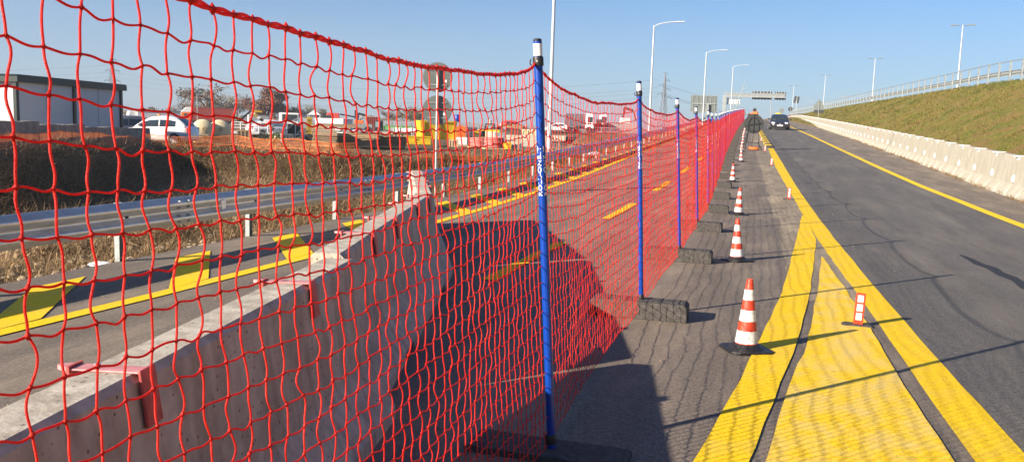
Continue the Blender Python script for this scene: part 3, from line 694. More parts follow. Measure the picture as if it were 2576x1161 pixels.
# ------------------------------------------------------------------ guardrail with tall posts on top of the embankment
def upper_rail():
    c0, z0 = crest(66); t = T('bridge_guardrail', 'tall galvanised guardrail with many posts along the top of the grass embankment', 'guardrail', (0, 0, 0))
    def P(y, dx, dz): cx, cz = crest(y); return (cx+dx, y, cz+dz)
    ys = list(np.arange(34, 205, 3))
    for nm, z0_, z1_ in (('beam', .28, .62),):
        V = []; F = []; pr = wbeam(.10, z0_, z1_, 11); n = len(pr)
        for i, y in enumerate(ys):
            for o_, z in pr: V.append(P(y, o_-.04, z))
            for o_, z in pr[::-1]: V.append(P(y, o_-.03, z))
            if i:
                a, b = (i-1)*2*n, i*2*n
                for k in range(2*n): F.append((a+k, a+(k+1) % (2*n), b+(k+1) % (2*n), b+k))
        MB().add(V, F).build(nm, 'galv_dull', t, 'auto')
    h = MB()
    for a, b in zip(ys[:-1], ys[1:]): h.tube(P(a, 0, 1.22), P(b, 0, 1.22), .03, n=8, cap=False)
    h.build('handrail', 'galv_dull', t)
    for y in np.arange(36, 202, 2.25):
        q = MB(); x, _, z = P(y, 0, 0)
        q.box(x-.07, x-.06, y-.06, y+.06, z-.3, z+1.12).box(x-.07, x+.03, y-.066, y-.06, z-.3, z+1.12).box(x-.07, x+.03, y+.06, y+.066, z-.3, z+1.12)
        q.tube((x, y-.08, z+1.20), (x, y+.08, z+1.20), .05, n=8); q.box(x-.05, x+.02, y-.04, y+.04, z+1.1, z+1.2)
        q.build('post', 'galv_dull', t)
upper_rail()
# ------------------------------------------------------------------ cones and delineators
def make_cone():
    t = T('traffic_cone', '', 'traffic cone', group='striped cones beside the net')
    r0, r1_, z0, H = .079, .021, .035, .50
    R = lambda f: r0+(r1_-r0)*f
    Z = lambda f: z0+(H-z0)*f
    b = MB()
    pts = []
    for k in range(4):
        a = PI/4+k*PI/2; w = .19
        for s_ in (-.16, .16): pts.append((w*math.cos(a+s_), w*math.sin(a+s_)))
    b.prism(pts, 0, .018, axis='z')
    b.lathe([(.125, .018), (.10, .034), (.088, .05), (.08, .052)], 24)
    b.build('base', 'black', t, 'auto', bevel=.003)
    MB().lathe([(R(0), Z(0)), (R(.97), Z(.97)), (R(1)-.003, Z(1)), (R(1)-.006, Z(.99)), (.010, Z(.95))], 28).build('cone_body', 'cone_red', t, 'auto')
    for a, c in ((.05, .23), (.375, .54), (.69, .845)):
        MB().lathe([(R(a)-.001, Z(a)), (R(a)+.0016, Z(a)), (R(c)+.0016, Z(c)), (R(c)-.001, Z(c))], 28).build('reflective_band', 'cone_white', t, 'auto')
    return t
cp = [(-.07, 6.17), (-.29, 10.58), (-.47, 16.43), (-.92, 24.82), (-1.12, 34.2), (-1.34, 42.5), (-1.55, 51), (-1.78, 60), (-2.0, 70), (-2.3, 82), (-2.7, 97), (-3.1, 115)]
c0 = make_cone()
for i, (x, y) in enumerate(cp):
    if i > 3: x = fpos(y)[0]+.62
    o = c0 if i == 0 else dup(c0, (x, y, zr(y)))
    o.location = (x, y, zr(y)); o.rotation_euler = (random.uniform(-.03, .03), random.uniform(-.03, .03), .45+random.uniform(-.5, .5))
    o['label'] = ('nearest and largest red and white striped cone on a black base' if i == 0 else '%s striped traffic cone from the camera, beside the net' % ORD[i] if i < 8 else 'tiny striped cone near the crest, far up the lane')
def make_delin():
    t = T('lane_delineator', '', 'delineator', group='small red delineators along the yellow line')
    f = MB().box(-.036, .036, -.012, .012, .02, .27).build('frame', 'cone_red', t, bevel=.003)
    for k in range(3): MB().box(-.022, .022, -.0150, -.0105, .055+k*.072, .112+k*.072).build('reflector', 'cone_white', f)
    MB().frus((-.13, .13, -.06, .06), (-.10, .10, -.04, .04), 0, .02).build('base', 'rubber', t, bevel=.004)
    return t
dl = make_delin(); dpos = [(.76, 7.33), (.48, 20.31), (.10, 32.47), (-.20, 42.8), (-.52, 55.5)]
for i, (x, y) in enumerate(dpos):
    o = dl if i == 0 else dup(dl, (x, y, zr(y)))
    o.location = (x, y, zr(y)); o.rotation_euler = (.04, .03, -.05+random.uniform(-.12, .12))
    o['label'] = ['nearest red delineator with three white squares, beside the yellow nose', 'second red delineator, left of the joining yellow lines', 'third small red delineator beside the yellow line', 'fourth red delineator, next to the stand of the round sign', 'farthest red delineator, behind the round sign near the striped kerb'][i]
# yellow and black raised kerb beyond the end of the yellow line
t = T('lane_divider_kerb', 'raised lane divider of alternating yellow and black blocks ahead of the car', 'lane divider', (0, 0, 0))
y = 46.6; k = 0
while y < 96:
    x = .0+(y-46.6)*-.027; x1 = x-.027*1.7; L_ = 1.7
    MB().loft([[(x-.2, y+.03, zr(y)-.02), (x+.24, y+.03, zr(y)-.02), (x+.16, y+.03, zr(y)+.07), (x-.12, y+.03, zr(y)+.07)], [(x1-.2, y+L_, zr(y+L_)-.02), (x1+.24, y+L_, zr(y+L_)-.02), (x1+.16, y+L_, zr(y+L_)+.07), (x1-.12, y+L_, zr(y+L_)+.07)]]).build('kerb_block', 'yellow_paint' if k % 2 else 'rubber', t)
    y += L_; k += 1
# ------------------------------------------------------------------ round signs on stands
def stand_sign(loc, s, label):
    t = T('road_sign', label, 'road sign', loc, .05); r = .41*s
    MB().lathe([(r-.01, -.012), (r, -.01), (r, .01), (r-.01, .012)], 32, (0, 0, 1.12*s), 'y').build('sign_disc', 'signdark', t)
    f = MB()
    for a, b in (((-.22, -.03, .80), (-.22, -.03, 1.15)), ((.22, -.03, .80), (.22, -.03, 1.15)), ((-.22, -.03, 1.15), (-.12, -.03, 1.38)), ((.22, -.03, 1.15), (.12, -.03, 1.38)), ((-.12, -.03, 1.38), (.12, -.03, 1.38)), ((-.22, -.03, .8), (.22, -.03, .8)),
                 ((0, -.03, .3), (0, -.03, 1.55)), ((-.3, -.045, 1.05), (.3, -.045, 1.16)), ((-.25, -.03, .32), (.25, -.03, .32)), ((-.22, -.02, .8), (-.25, -.03, .32)), ((.22, -.02, .8), (.25, -.03, .32))):
        f.bar(np.array(a)*s, np.array(b)*s, .028*s)
    f.build('frame', 'black', t)
    for a, b in (((-.22, -.03, .8), (-.42, -.35, 0)), ((.22, -.03, .32), (.40, -.30, 0)), ((-.25, 0, .5), (-.3, .4, 0)), ((.25, 0, .5), (.3, .4, 0))):
        MB().bar(np.array(a)*s, np.array(b)*s, .025*s).build('leg', 'black', t)
    return t
P = (-.80, 44.1, zr(44.1)); stand_sign(P, 1.12, 'dark back of a round road sign on a folding stand in the closed lane')
sb = MB().ball((0, 0, .07), (.26, .15, .09), 14, 8).ball((-.14, .03, .09), (.14, .13, .08), 10, 6).build('sandbag', 'orange', smooth=True); sb.location = (P[0]+.08, P[1]-.2, P[2]); tag(sb, 'orange sandbag weighing down the round sign stand', 'sandbag')
def warn_lamp(loc, label, s=1.):
    t = T('warning_lamp', label, 'warning lamp', loc)
    MB().frus((-.17*s, .17*s, -.06*s, .06*s), (-.09*s, .09*s, -.05*s, .05*s), 0, .11*s).build('battery_box', 'orange', t, bevel=.01)
    MB().box(-.24*s, -.1*s, -.03*s, .03*s, 0, .035*s).box(.1*s, .2*s, -.03*s, .03*s, 0, .035*s).build('handle', 'orange', t)
    MB().lathe([(.08*s, -.03*s), (.09*s, -.025*s), (.09*s, .025*s), (.08*s, .03*s)], 18, (0, 0, .20*s), 'y').build('lens_housing', 'signdark', t)
warn_lamp((P[0], P[1], P[2]+1.72), 'orange warning lamp on top of the nearest round stand sign')
Q = fpos(128)+np.array([1.55, 0, 0]); Q[2] = zr(128)
stand_sign(tuple(Q), .95, 'small far round sign on a stand near the crest'); warn_lamp((Q[0], Q[1], Q[2]+1.46), 'warning lamp on the small far round sign by the crest')
Q = fpos(120)+np.array([.85, 0, 0]); Q[2] = zr(120); stand_sign(tuple(Q), .85, 'farthest round stand sign partly hidden beside the net end')
# ------------------------------------------------------------------ cars
def ring(y, hw, z0, z1, n=16, e=.38):
    out = []
    for k in range(n):
        a = 2*PI*(k+.5)/n; c, s = math.cos(a), math.sin(a)
        out.append((hw*math.copysign(abs(c)**e, c), y, (z0+z1)/2+(z1-z0)/2*math.copysign(abs(s)**e, s)))
    return out
def car(loc, rz, label, paint_, L=4.2, W=1.8, H=1.46, pitch=0, group=None, glass='glass'):
    t = T('car', label, 'car', loc, rz, group, rx=pitch); k = L/4.2; w = W/1.8; h = H/1.46
    st = [(-2.1, .60, .30, .56), (-2.03, .74, .20, .66), (-1.85, .84, .17, .74), (-1.5, .885, .17, .83), (-1.0, .90, .18, .93), (0, .90, .18, .97), (1.2, .90, .18, 1.0), (1.75, .87, .2, 1.02), (2.0, .82, .24, .98), (2.1, .72, .32, .86)]
    MB().loft([ring(a*k, b*w, c*h, d_*h) for a, b, c, d_ in st]).build('body', paint_, t, 'auto')
    CS = [(-1.12, .80, .93), (-.72, .775, 1.20), (-.22, .72, 1.405), (.35, .70, 1.46), (.95, .69, 1.445), (1.45, .68, 1.33), (1.80, .70, 1.12), (1.98, .74, .92)]
    def cring(y, hw, zt, off=0):
        zb = .88; hw += off; zt += off
        hb = .82+off
        return [(x*w, y*k, z*h) for x, z in ((-hb, zb), (-(hb*.62+hw*.38), zb+(zt-zb)*.36), (-(hb*.22+hw*.78)*.97, zb+(zt-zb)*.72), (-hw*.86, zb+(zt-zb)*.93), (-hw*.5, zt-.004), (0, zt), (hw*.5, zt-.004), (hw*.86, zb+(zt-zb)*.93), ((hb*.22+hw*.78)*.97, zb+(zt-zb)*.72), ((hb*.62+hw*.38), zb+(zt-zb)*.36), (hb, zb))]
    MB().loft([cring(*c) for c in CS]).build('cabin', paint_, t, True)
    def patch(i0, i1, k0, k1, e0=0., e1=0., ks=0.):
        m_ = MB(); rows = []
        for off in (.006, -.006):
            for i in range(i0, i1+1):
                c = list(CS[i])
                if i == i0 and e0: c = [c[j]*(1-e0)+CS[i+1][j]*e0 for j in range(3)]
                if i == i1 and e1: c = [c[j]*(1-e1)+CS[i-1][j]*e1 for j in range(3)]
                r_ = [np.array(p) for p in cring(*c, off)][k0:k1+1]
                if ks: r_[0] = r_[0]*(1-ks)+r_[1]*ks; r_[-1] = r_[-1]*(1-ks)+r_[-2]*ks
                rows.append([tuple(p) for p in r_])
        nr, nk = i1-i0+1, k1-k0+1; V = [p for r_ in rows for p in r_]; I = lambda o_, i, j: o_*nr*nk+i*nk+j; F = []
        for i in range(nr-1):
            for j in range(nk-1): F += [(I(0, i, j), I(0, i, j+1), I(0, i+1, j+1), I(0, i+1, j)), (I(1, i, j), I(1, i+1, j), I(1, i+1, j+1), I(1, i, j+1))]
        for i in range(nr-1): F += [(I(0, i, 0), I(0, i+1, 0), I(1, i+1, 0), I(1, i, 0)), (I(0, i, nk-1), I(1, i, nk-1), I(1, i+1, nk-1), I(0, i+1, nk-1))]
        return m_.add(V, F)
    patch(0, 2, 3, 7, .12, .10, .0).build('windscreen', glass, t)
    patch(4, 7, 3, 7, .75, .35, .0).build('rear_window', glass, t)
    for s_ in (-1, 1):
        k0 = 0 if s_ < 0 else 8
        for i0, i1, e0, e1 in ((0, 3, .7, .08), (3, 5, .05, .25)):
            patch(i0, i1, k0, k0+2, e0, e1, .18).build('side_window', glass, t)
        for yw in (-1.32*k, 1.28*k):
            wh = MB().lathe([(.20, -.11), (.30, -.11), (.32, -.09), (.32, .09), (.30, .11), (.20, .11)], 20, (s_*.80*w, yw, .32), 'x').build('wheel', 'tyre', t, 'auto')
            MB().lathe([(.19, -.112), (.205, -.10), (.205, .10), (.19, .112)], 12, (s_*.805*w, yw, .32), 'x').build('rim', 'galv', wh)
        MB().ball((s_*.98*w, -.78*k, .98*h), (.11, .07, .075), 10, 6).build('wing_mirror', paint_, t, True)
        MB().loft([ring(-2.07*k, .10, .56*h, .66*h, 10), ring(-1.90*k, .20, .58*h, .74*h, 10)]).build('headlight', 'lamp_white', t, True).location = (s_*.58*w, -.01, 0)
        MB().box(-.09, .09, 1.96*k, 2.08*k, .66*h, .92*h).build('tail_light', 'red', t, bevel=.02).location = (s_*.72*w, 0, 0)
    g = MB().box(-.36*w, .36*w, -2.125*k, -2.05*k, .50*h, .60*h).build('grille', 'black', t, bevel=.01)
    MB().prism([(-.05, .56*h), (0, .47*h), (.05, .56*h), (0, .66*h)], -2.14*k, -2.12*k).build('emblem', 'galv', g)
    MB().box(-.62*w, .62*w, -2.10*k, -2.0*k, .24*h, .36*h).build('lower_grille', 'black', t, bevel=.02)
    MB().box(-.26, .26, -2.15*k, -2.10*k, .36*h, .47*h).build('number_plate', 'white_band', t)
    return t
car((.72, 88, zr(88)), .04, 'dark grey hatchback driving toward the camera in the open lane', 'car_dark', pitch=math.atan(.029))
Pq = at(1981, 182, 0)
car((Pq[0], Pq[1], zr(Pq[1])), .06, 'red car half hidden behind the dark hatchback', 'car_red', 4.3, 1.85, 1.6, pitch=math.atan(.029))
# yellow rounded hood behind the car
o = T('light_trailer', 'yellow rounded trailer cover rising above the dark car roof', 'trailer', (*at(1953, 152, 0)[:2], zr(at(1953, 152, 0)[1])-.62), .05)
MB().lathe([(.01, -.5), (.8, -.48), (.95, -.3), (.95, .4), (.85, .5), (.01, .52)], 20, (0, 0, 1.05), 'y').build('cover', 'yellow', o, 'auto')
MB().box(-.8, .8, -.5, .5, .35, .5).build('chassis', 'galv_dull', o)
for s_ in (-1, 1): MB().lathe([(.15, -.09), (.33, -.09), (.33, .09), (.15, .09)], 14, (s_*.85, 0, .33), 'x').build('wheel', 'tyre', o)
# ------------------------------------------------------------------ lamps
def arm_lamp(loc, H, label, rz=0):
    t = T('street_lamp', label, 'street lamp', loc, rz, 'single arm lamps behind the guardrail')
    MB().tube((0, 0, 0), (0, 0, 1.2), .085, .085, 12).tube((0, 0, 1.2), (0, 0, H), .075, .05, 12).build('pole', 'pole', t, 'auto')
    a = MB(); pts = [(0, 0, H-.08), (.35, 0, H+.10), (.9, 0, H+.2), (1.5, 0, H+.24)]
    for p, q in zip(pts[:-1], pts[1:]): a.tube(p, q, .032, n=8)
    a.build('arm', 'pole', t)
    MB().box(1.4, 2.05, -.11, .11, H+.20, H+.27).build('lamp_head', 'pole', t, bevel=.02)
    return t
for k, (px, ty) in enumerate([(1379, -60), (1630, 65), (1764, 132), (1833, 168)]):
    D = [32.6, 60, 88, 117][k]; P = at(px, D, 0); z0 = gz(P[0], P[1]); top = zpx(px+4, ty, D) if k else 9.3
    arm_lamp((P[0], P[1], z0), top-z0-.15, ['nearest tall lamp pole, its top cut off by the picture edge', 'second single-arm lamp, right of the second blue post', 'third single-arm lamp, above the big sign board back', 'fourth single-arm lamp from the camera, standing before the gantry'][k])
def twin_lamp(px, D, ty, label, zb):
    P = at(px, D, zb); H = zpx(px, ty, D)-zb
    t = T('street_lamp', label, 'street lamp', P, yaw(px), 'double arm lamps on the upper road')
    MB().tube((0, 0, 0), (0, 0, H*.28), .12, .12, 12).tube((0, 0, H*.28), (0, 0, H), .10, .06, 12).build('pole', 'pole', t, 'auto')
    for s_ in (-1, 1): MB().prism([(s_*.08, H-.10), (s_*.7, H+.06), (s_*1.25, H+.03), (s_*1.25, H-.07), (s_*.7, H-.05)], -.15, .15).build('lamp_head', 'signback', t)
for px, D, ty, lb in ((2404, 100, 68, 'nearest and tallest double-headed lamp above the embankment'), (2191, 146, 150, 'second double-headed lamp along the upper road'), (2069, 191, 191, 'third double-headed lamp along the upper road'), (1991, 236, 217, 'farthest double-headed lamp, left of the tilted panel sign')):
    twin_lamp(px, D, ty, lb, 5.2)
def lean_lamp(px0, py0, px1, py1, D, label, side=1):
    A = at(px0, D, zpx(px0, py0, D)); B = at(px1, D, zpx(px1, py1, D)); A = np.array(A); B = np.array(B); base = A-(B-A)/(B-A)[2]*max(0, A[2]-1.5)
    t = T('street_lamp', label, 'street lamp', tuple(base), 0, 'leaning mast lamps beyond the crest')
    MB().tube((0, 0, 0), tuple(B-base), .12, .05, 8).build('mast', 'galv_dull', t)
    C = A*.28+B*.72-base; yw = yaw(px0); C2 = C+np.array([math.cos(yw), math.sin(yw), .05])*side*D*12/PF
    MB().bar(tuple(C), tuple(C2), .12).build('arm', 'galv_dull', t)
    MB().bar(tuple(C+(C2-C)*.5), tuple(C2), .35, .14).build('lamp_head', 'galv_dull', t)
lean_lamp(1850, 276, 1875, 203, 190, 'larger mast lamp leaning right, beside the gantry', 1)
lean_lamp(1843, 276, 1855, 230, 240, 'smaller mast lamp leaning right, behind the larger one', 1)
lean_lamp(2137, 283, 2125, 230, 230, 'larger mast lamp leaning left, behind the upper guardrail', -1)
lean_lamp(2050, 275, 2047, 248, 290, 'smaller mast lamp leaning left, behind the triangular sign', -1)
lean_lamp(1948, 291, 1944, 276, 330, 'tiny leaning mast lamp above the dark car', -1)
P = at(1935, 235, 1.5); t = T('street_lamp', 'slim straight pole rising from the crest below the gantry boards', 'street lamp', P)
MB().tube((0, 0, 0), (0, 0, zpx(1938, 250, 235)-1.5), .13, .08, 8).build('pole', 'galv_dull', t)
MB().tube((0, 0, 0), (0, 0, 1.5), .17, .17, 8).build('base_sleeve', 'galv_dull', t)
# ------------------------------------------------------------------ signs
def disc_sign(px, D, cys, r, label, footz=None, matn='signback', group=None):
    P = at(px, D, 0); z0 = gz(P[0], P[1]) if footz is None else footz
    t = T('road_sign', label, 'road sign', (P[0], P[1], z0), yaw(px), group)
    tops = zpx(px, cys[0], D)+r*.6-z0
    MB().tube((0, 0, 0), (0, 0, tops), .024 if D < 50 else .05, n=12).build('pole', 'galv' if D < 50 else 'galv_dull', t, 'auto')
    for cy in cys:
        z = zpx(px, cy, D)-z0
        s = MB().lathe([(r-.012, -.002), (r, .0), (r, .022), (r-.006, .026)], 36, (0, .045, z), 'y').build('sign_disc', matn, t)
        q = MB()
        for dz in (-.5, .5): q.box(-r*.62, r*.62, .028, .044, z+dz*r-.012, z+dz*r+.012)
        q.build('bracket', 'galv_dull', s)
        if D < 50: MB().box(r*.42, r*.62, .040, .0425, z-r*.32, z-r*.16).build('sticker', 'white_band', s)
    return t
disc_sign(1095, 18.2, (197, 278), .305, 'two round grey sign backs one above the other on a steel post')
disc_sign(1983, 188, (275.5,), .50, 'dark round sign back at the far end of the barrier row', 4.0, 'signdark')
disc_sign(1961, 186, (279,), .50, 'grey round sign back right above the dark car', 3.6)
disc_sign(1838, 150, (281,), .36, 'small dark round sign behind the far net posts, with an amber lamp', 3.2, 'signdark')
P = at(2053, 112, 0); z0 = zr(P[1])+.9
t = T('road_sign', 'triangular grey sign back with a plate, standing behind the cream barriers', 'road sign', (P[0], P[1], z0-.9), yaw(2053))
zt = zpx(2055, 251, 112)-z0+.9; zb = zpx(2055, 277, 112)-z0+.9; zc = zpx(2055, 285, 112)-z0+.9
MB().tube((0, 0, 0), (0, 0, zt-.12), .045, n=10).build('pole', 'galv_dull', t)
s = MB().prism([(-.62, zb), (.60, zb), (.60, zb+.5), (.05, zt), (-.05, zt), (-.62, zb+.5)], .05, .09).build('sign_panel', 'signback', t)
MB().box(-.60, .60, .055, .085, zc, zb-.01).build('lower_plate', 'signdark', t)
P = at(1999, 215, 3.); t = T('road_sign', 'tilted rectangular sign back on a thin pole above the barrier end', 'road sign', P, yaw(1999))
zc = zpx(1999, 252, 215)-3
MB().tube((.1, 0, 0), (0, 0, zc), .045, n=8).build('pole', 'pole', t)
s = MB().box(-.62, .62, .04, .10, -.8, .8).build('sign_panel', 'signdark', t); s.location = (0, 0, zc); s.rotation_euler = (0, .14, 0)
MB().box(-.05, .05, -.02, .04, -.75, .75).build('stiffener', 'pole', s)
P = at(1854, 160, 0); t = T('road_sign', 'triangular warning sign back at the end of the net', 'road sign', (P[0], P[1], 3.2), yaw(1854))
zc = zpx(1863, 283, 160)-3.2; s = MB().prism([(-.85, zc-.5), (.85, zc-.5), (0, zc+.95)], .05, .09).build('sign_panel', 'signback', t); MB().tube((0, 0, 0), (0, 0, zc+.7), .05, n=8).build('pole', 'galv_dull', t)
for c in t.children: c.location.x += .65
# big board, back view
P = at(1765, 110, 0); z0 = 0; t = T('sign_board', 'large rectangular sign board seen from behind beside the third lamp', 'sign board', (P[0], P[1], 0), yaw(1765))
zb, zt = zpx(1765, 284, 110), zpx(1765, 241, 110)
MB().box(-1.6, 1.6, .10, .14, zb, zt).build('panel', 'signback', t)
q = MB()
for x in (-1.35, -.8, -.25, .3, .85, 1.35): q.box(x-.03, x+.03, .04, .10, zb+.02, zt-.02)
for z in (zb+.05, zt-.05): q.box(-1.58, 1.58, .05, .099, z-.03, z+.03)
q.build('ribs', 'galv_dull', t)
MB().box(-1.5, 1.5, -.03, .04, (zb+zt)/2-.02, (zb+zt)/2+.09).build('cross_beam', 'galv_dull', t)
MB().box(.35, .62, -.25, -.03, 0, (zb+zt)/2).build('post', 'galv_dull', t)
# gantry
Dg = 200; P = at(1817, Dg, 0); t = T('sign_gantry', 'steel cantilever gantry spanning above the crest with dark sign boards', 'gantry', (P[0], P[1], 0), yaw(1880))
X = lambda px: (px-1817)*Dg/PF
Zg = lambda px, py: zpx(px, py, Dg)
MB().box(-.38, .38, -.38, .38, 0, Zg(1817, 240)).build('column', 'galv_dull', t, bevel=.05)
q = MB()
za, zb = Zg(1890, 246), Zg(1890, 238)
for z in (za, zb):
    for yy in (-.35, .35): q.box(X(1813), X(1962), yy-.06, yy+.06, z-.1, z+.1)
n_ = 20
for k in range(n_):
    x0, x1 = X(1822)+(X(1962)-X(1822))*k/n_, X(1822)+(X(1962)-X(1822))*(k+1)/n_
    for yy in (-.35, .35): q.bar((x0, yy, za if k % 2 else zb), (x1, yy, zb if k % 2 else za), .08)
q.box(X(1822), X(1962), -.3, .3, za+.1, zb-.1)
q.build('arm', 'galv_dull', t)
for a, b in ((1883, 1930), (1936.5, 1963)):
    s = MB().box(X(a), X(b), .45, .55, Zg(1900, 252), Zg(1900, 232)).build('sign_board', 'signdark', t)
    r = MB(); nn = 6 if b < 1935 else 4
    for k in range(nn): xx = X(a)+(X(b)-X(a))*(k+.5)/nn; r.box(xx-.06, xx+.06, .36, .45, Zg(1900, 252)-.05, Zg(1900, 232)+.05)
    r.build('ribs', 'pole', s)
s = MB().box(X(1823), X(1854), .3, .4, Zg(1838, 263), Zg(1838, 249)).build('sign_board', 'panel', t)
r = MB()
for k in range(5): xx = X(1823)+(X(1854)-X(1823))*(k+.5)/5; r.box(xx-.05, xx+.05, .22, .3, Zg(1838, 263), Zg(1838, 249))
for z in (Zg(1838, 249), Zg(1838, 263)): r.box(X(1822), X(1857), .2, .3, z-.08, z+.08)
r.build('ribs', 'galv_dull', s)
# ------------------------------------------------------------------ pylons and wires
def pylon(px, D, ty, label, s=1.):
    P = at(px, D, 0); H = zpx(px, ty, D); t = T('pylon', label, 'pylon', P, yaw(px)+.5)
    m = MB(); r = H*.0042
    W = lambda f: H*(.075*(1-f)**1.3+.006)
    lv = [0, .16, .3, .42, .53, .62, .70, .77, .83, .88, .92, .96, 1.]
    for i in range(len(lv)-1):
        a, b = lv[i], lv[i+1]; wa, wb = W(a), W(b); za, zb = a*H, b*H
        cs = [(-1, -1), (1, -1), (1, 1), (-1, 1)]
        for k in range(4):
            c0_, c1_ = cs[k], cs[(k+1) % 4]
            m.bar((c0_[0]*wa, c0_[1]*wa, za), (c0_[0]*wb, c0_[1]*wb, zb), r*1.5)
            m.bar((c0_[0]*wa, c0_[1]*wa, za), (c1_[0]*wb, c1_[1]*wb, zb), r); m.bar((c1_[0]*wa, c1_[1]*wa, za), (c0_[0]*wb, c0_[1]*wb, zb), r)
            m.bar((c0_[0]*wb, c0_[1]*wb, zb), (c1_[0]*wb, c1_[1]*wb, zb), r)
    m.build('lattice_tower', 'lattice', t)
    tips = []
    for zf, ln, sd in ((.66, .10, -1), (.60, .11, 1), (.74, .09, 1), (.80, .09, -1), (.88, .08, 1)) if s > 0 else ((.70, .09, 1), (.70, .09, -1), (.55, .09, 1), (.55, .09, -1), (.86, .06, 1)):
        q = MB(); z = zf*H; x1 = sd*(W(zf)+ln*H)
        q.bar((sd*W(zf), -W(zf), z), (x1, 0, z), r); q.bar((sd*W(zf), W(zf), z), (x1, 0, z), r); q.bar((sd*W(zf), 0, z+.03*H), (x1, 0, z), r); q.bar((x1, 0, z), (x1, 0, z-.025*H), r*1.3)
        q.build('cross_arm', 'lattice', t); tips.append(z-.025*H)
    q = MB(); q.bar((-.05*H, 0, H), (.05*H, 0, H), r); q.build('cross_arm', 'lattice', t)
    return t
pylon(285, 430, 130, 'lattice pylon rising behind the white shed', -1)
pylon(1666, 400, 186, 'lattice pylon standing right of the second blue post', 1)
def wire(pts, r, label, group, sagk=0):
    P = np.array([at(px, D, zpx(px, py, D)) for px, py, D in pts], float)
    # smooth through the points
    n = 24; idx = np.linspace(0, len(P)-1, n); ts = np.arange(len(P))
    c = [np.polyfit(ts, P[:, k], min(2, len(P)-1)) for k in range(3)]; Q = np.stack([np.polyval(c[k], idx) for k in range(3)], 1)
    V, F = tubes(Q[None], r, 4); o = link('power_wire', npmesh(V, F), 'wire', fix=False); tag(o, label, 'power wire', group)
G_ = 'power wires between the pylons'
for k, dy in enumerate((0, 22, 33, 47)):
    wire([(292, 163+dy*1.0, 430), (940, 225+dy*1.0, 415), (1655, 202+dy*.9, 400)], .045, '%s of the sagging power wires between the two pylons, counted from above' % ORD[k], G_)
for k, dy in enumerate((0, 18, 30)):
    wire([(-400, 196+dy, 420), (0, 180+dy, 425), (280, 164+dy, 430)], .045, '%s power wire running left of the shed pylon, counted from above' % ORD[k], 'power wires left of the shed pylon')
for k, (dy, e) in enumerate(((0, 0), (22, 3), (26, 12))):
    wire([(1672, 214+dy, 400), (1780, 248+dy, 500), (1900, 283+dy*.6, 700)], .06, '%s power wire falling from the right pylon behind the sign board' % ORD[k], 'power wires right of the pylon')
# ================================================================== the yard on the left
def Tv(name, label, cat, px, D, z=0, rz=0, group=None):     # a thing standing at picture column px, turned to face the camera plus rz
    P = at(px, D, z); return T(name, label, cat, P, yaw(px)+rz, group)
# site shed with green frame
A_ = np.array(at(48, 33, 0)); B_2 = np.array(at(308, 40.7, 0)); d_ = B_2-A_; Ls = np.linalg.norm(d_[:2]); rzs = math.atan2(d_[1], d_[0])
t = T('site_shed', 'grey panelled site shed with a dark green frame and flat roof behind the concrete wall', 'shed', tuple(A_), rzs)
ztop = 2.80
MB().box(.05, Ls-.05, .05, 3.6, .25, ztop-.12).build('wall', 'panel', t)
fr = MB()
for x in (0, Ls/2, Ls): fr.box(x-.09, x+.09, -.02, .10, .1, ztop-.1)
fr.box(-.09, .07, 3.5, 3.7, .1, ztop-.1).box(-.07, Ls+.07, -.01, .09, ztop-.2, ztop-.12).box(-.08, .0, .0, 3.6, ztop-.2, ztop-.12); fr.build('frame', 'darkgreen', t)
for x in (Ls*.25, Ls*.75): MB().box(x-.006, x+.006, .035, .0495, .3, ztop-.2).build('panel_seam', 'galv_dull', t)
MB().prism([(-.15, ztop-.22), (Ls+.3, ztop-.22), (Ls+.3, ztop-.02), (Ls+.22, ztop+.06), (-.07, ztop+.06), (-.15, ztop-.02)], -.12, 3.8).build('roof', 'darkgreen', t)
MB().box(-.02, Ls+.02, 0, 3.65, .05, .25).build('base_frame', 'galv_dull', t)
# concrete wall of barriers in front of the shed
W0 = np.array(at(-260, 20, 0)); W1 = np.array(at(372, 38, 0)); dW = W1-W0; LW = np.linalg.norm(dW[:2]); rW = math.atan2(dW[1], dW[0]); nW = 5
for k in range(nW):
    P = W0+dW*(k+.0)/nW; zb = [.3, .25, .15, .05, 0][k]
    t = T('concrete_barrier', ['weathered concrete barrier outside the left edge, first of the wall below the shed', 'weathered barrier at the left picture edge below the shed', 'weathered barrier under the middle of the grey shed', 'weathered barrier under the right half of the grey shed', 'last weathered barrier of the wall, with a broken end beside the white car'][k], 'concrete barrier', (P[0], P[1], zb-.35), rW, 'weathered barriers walling the shed')
    l = LW/nW-.01; pr = [(-.32, 0), (.32, 0), (.32, .4), (.16, .62), (.10, 1.3), (-.10, 1.3), (-.16, .62), (-.32, .4)]
    MB().loft([[(x, p[0], p[1]-(.012*math.sin(x*3+k) if p[1] > 1 else 0)) for p in pr] for x in np.linspace(0, l, 7)]).build('body', 'conc_wall', t)
    MB().prism([(-.14, 1.31), (-.14, 1.22), (-.12, 1.22), (-.11, 1.305), (.11, 1.305), (.11, 1.315)], l*.5-.05, l*.5+.05, 'x').build('clip', 'galv_dull', t)
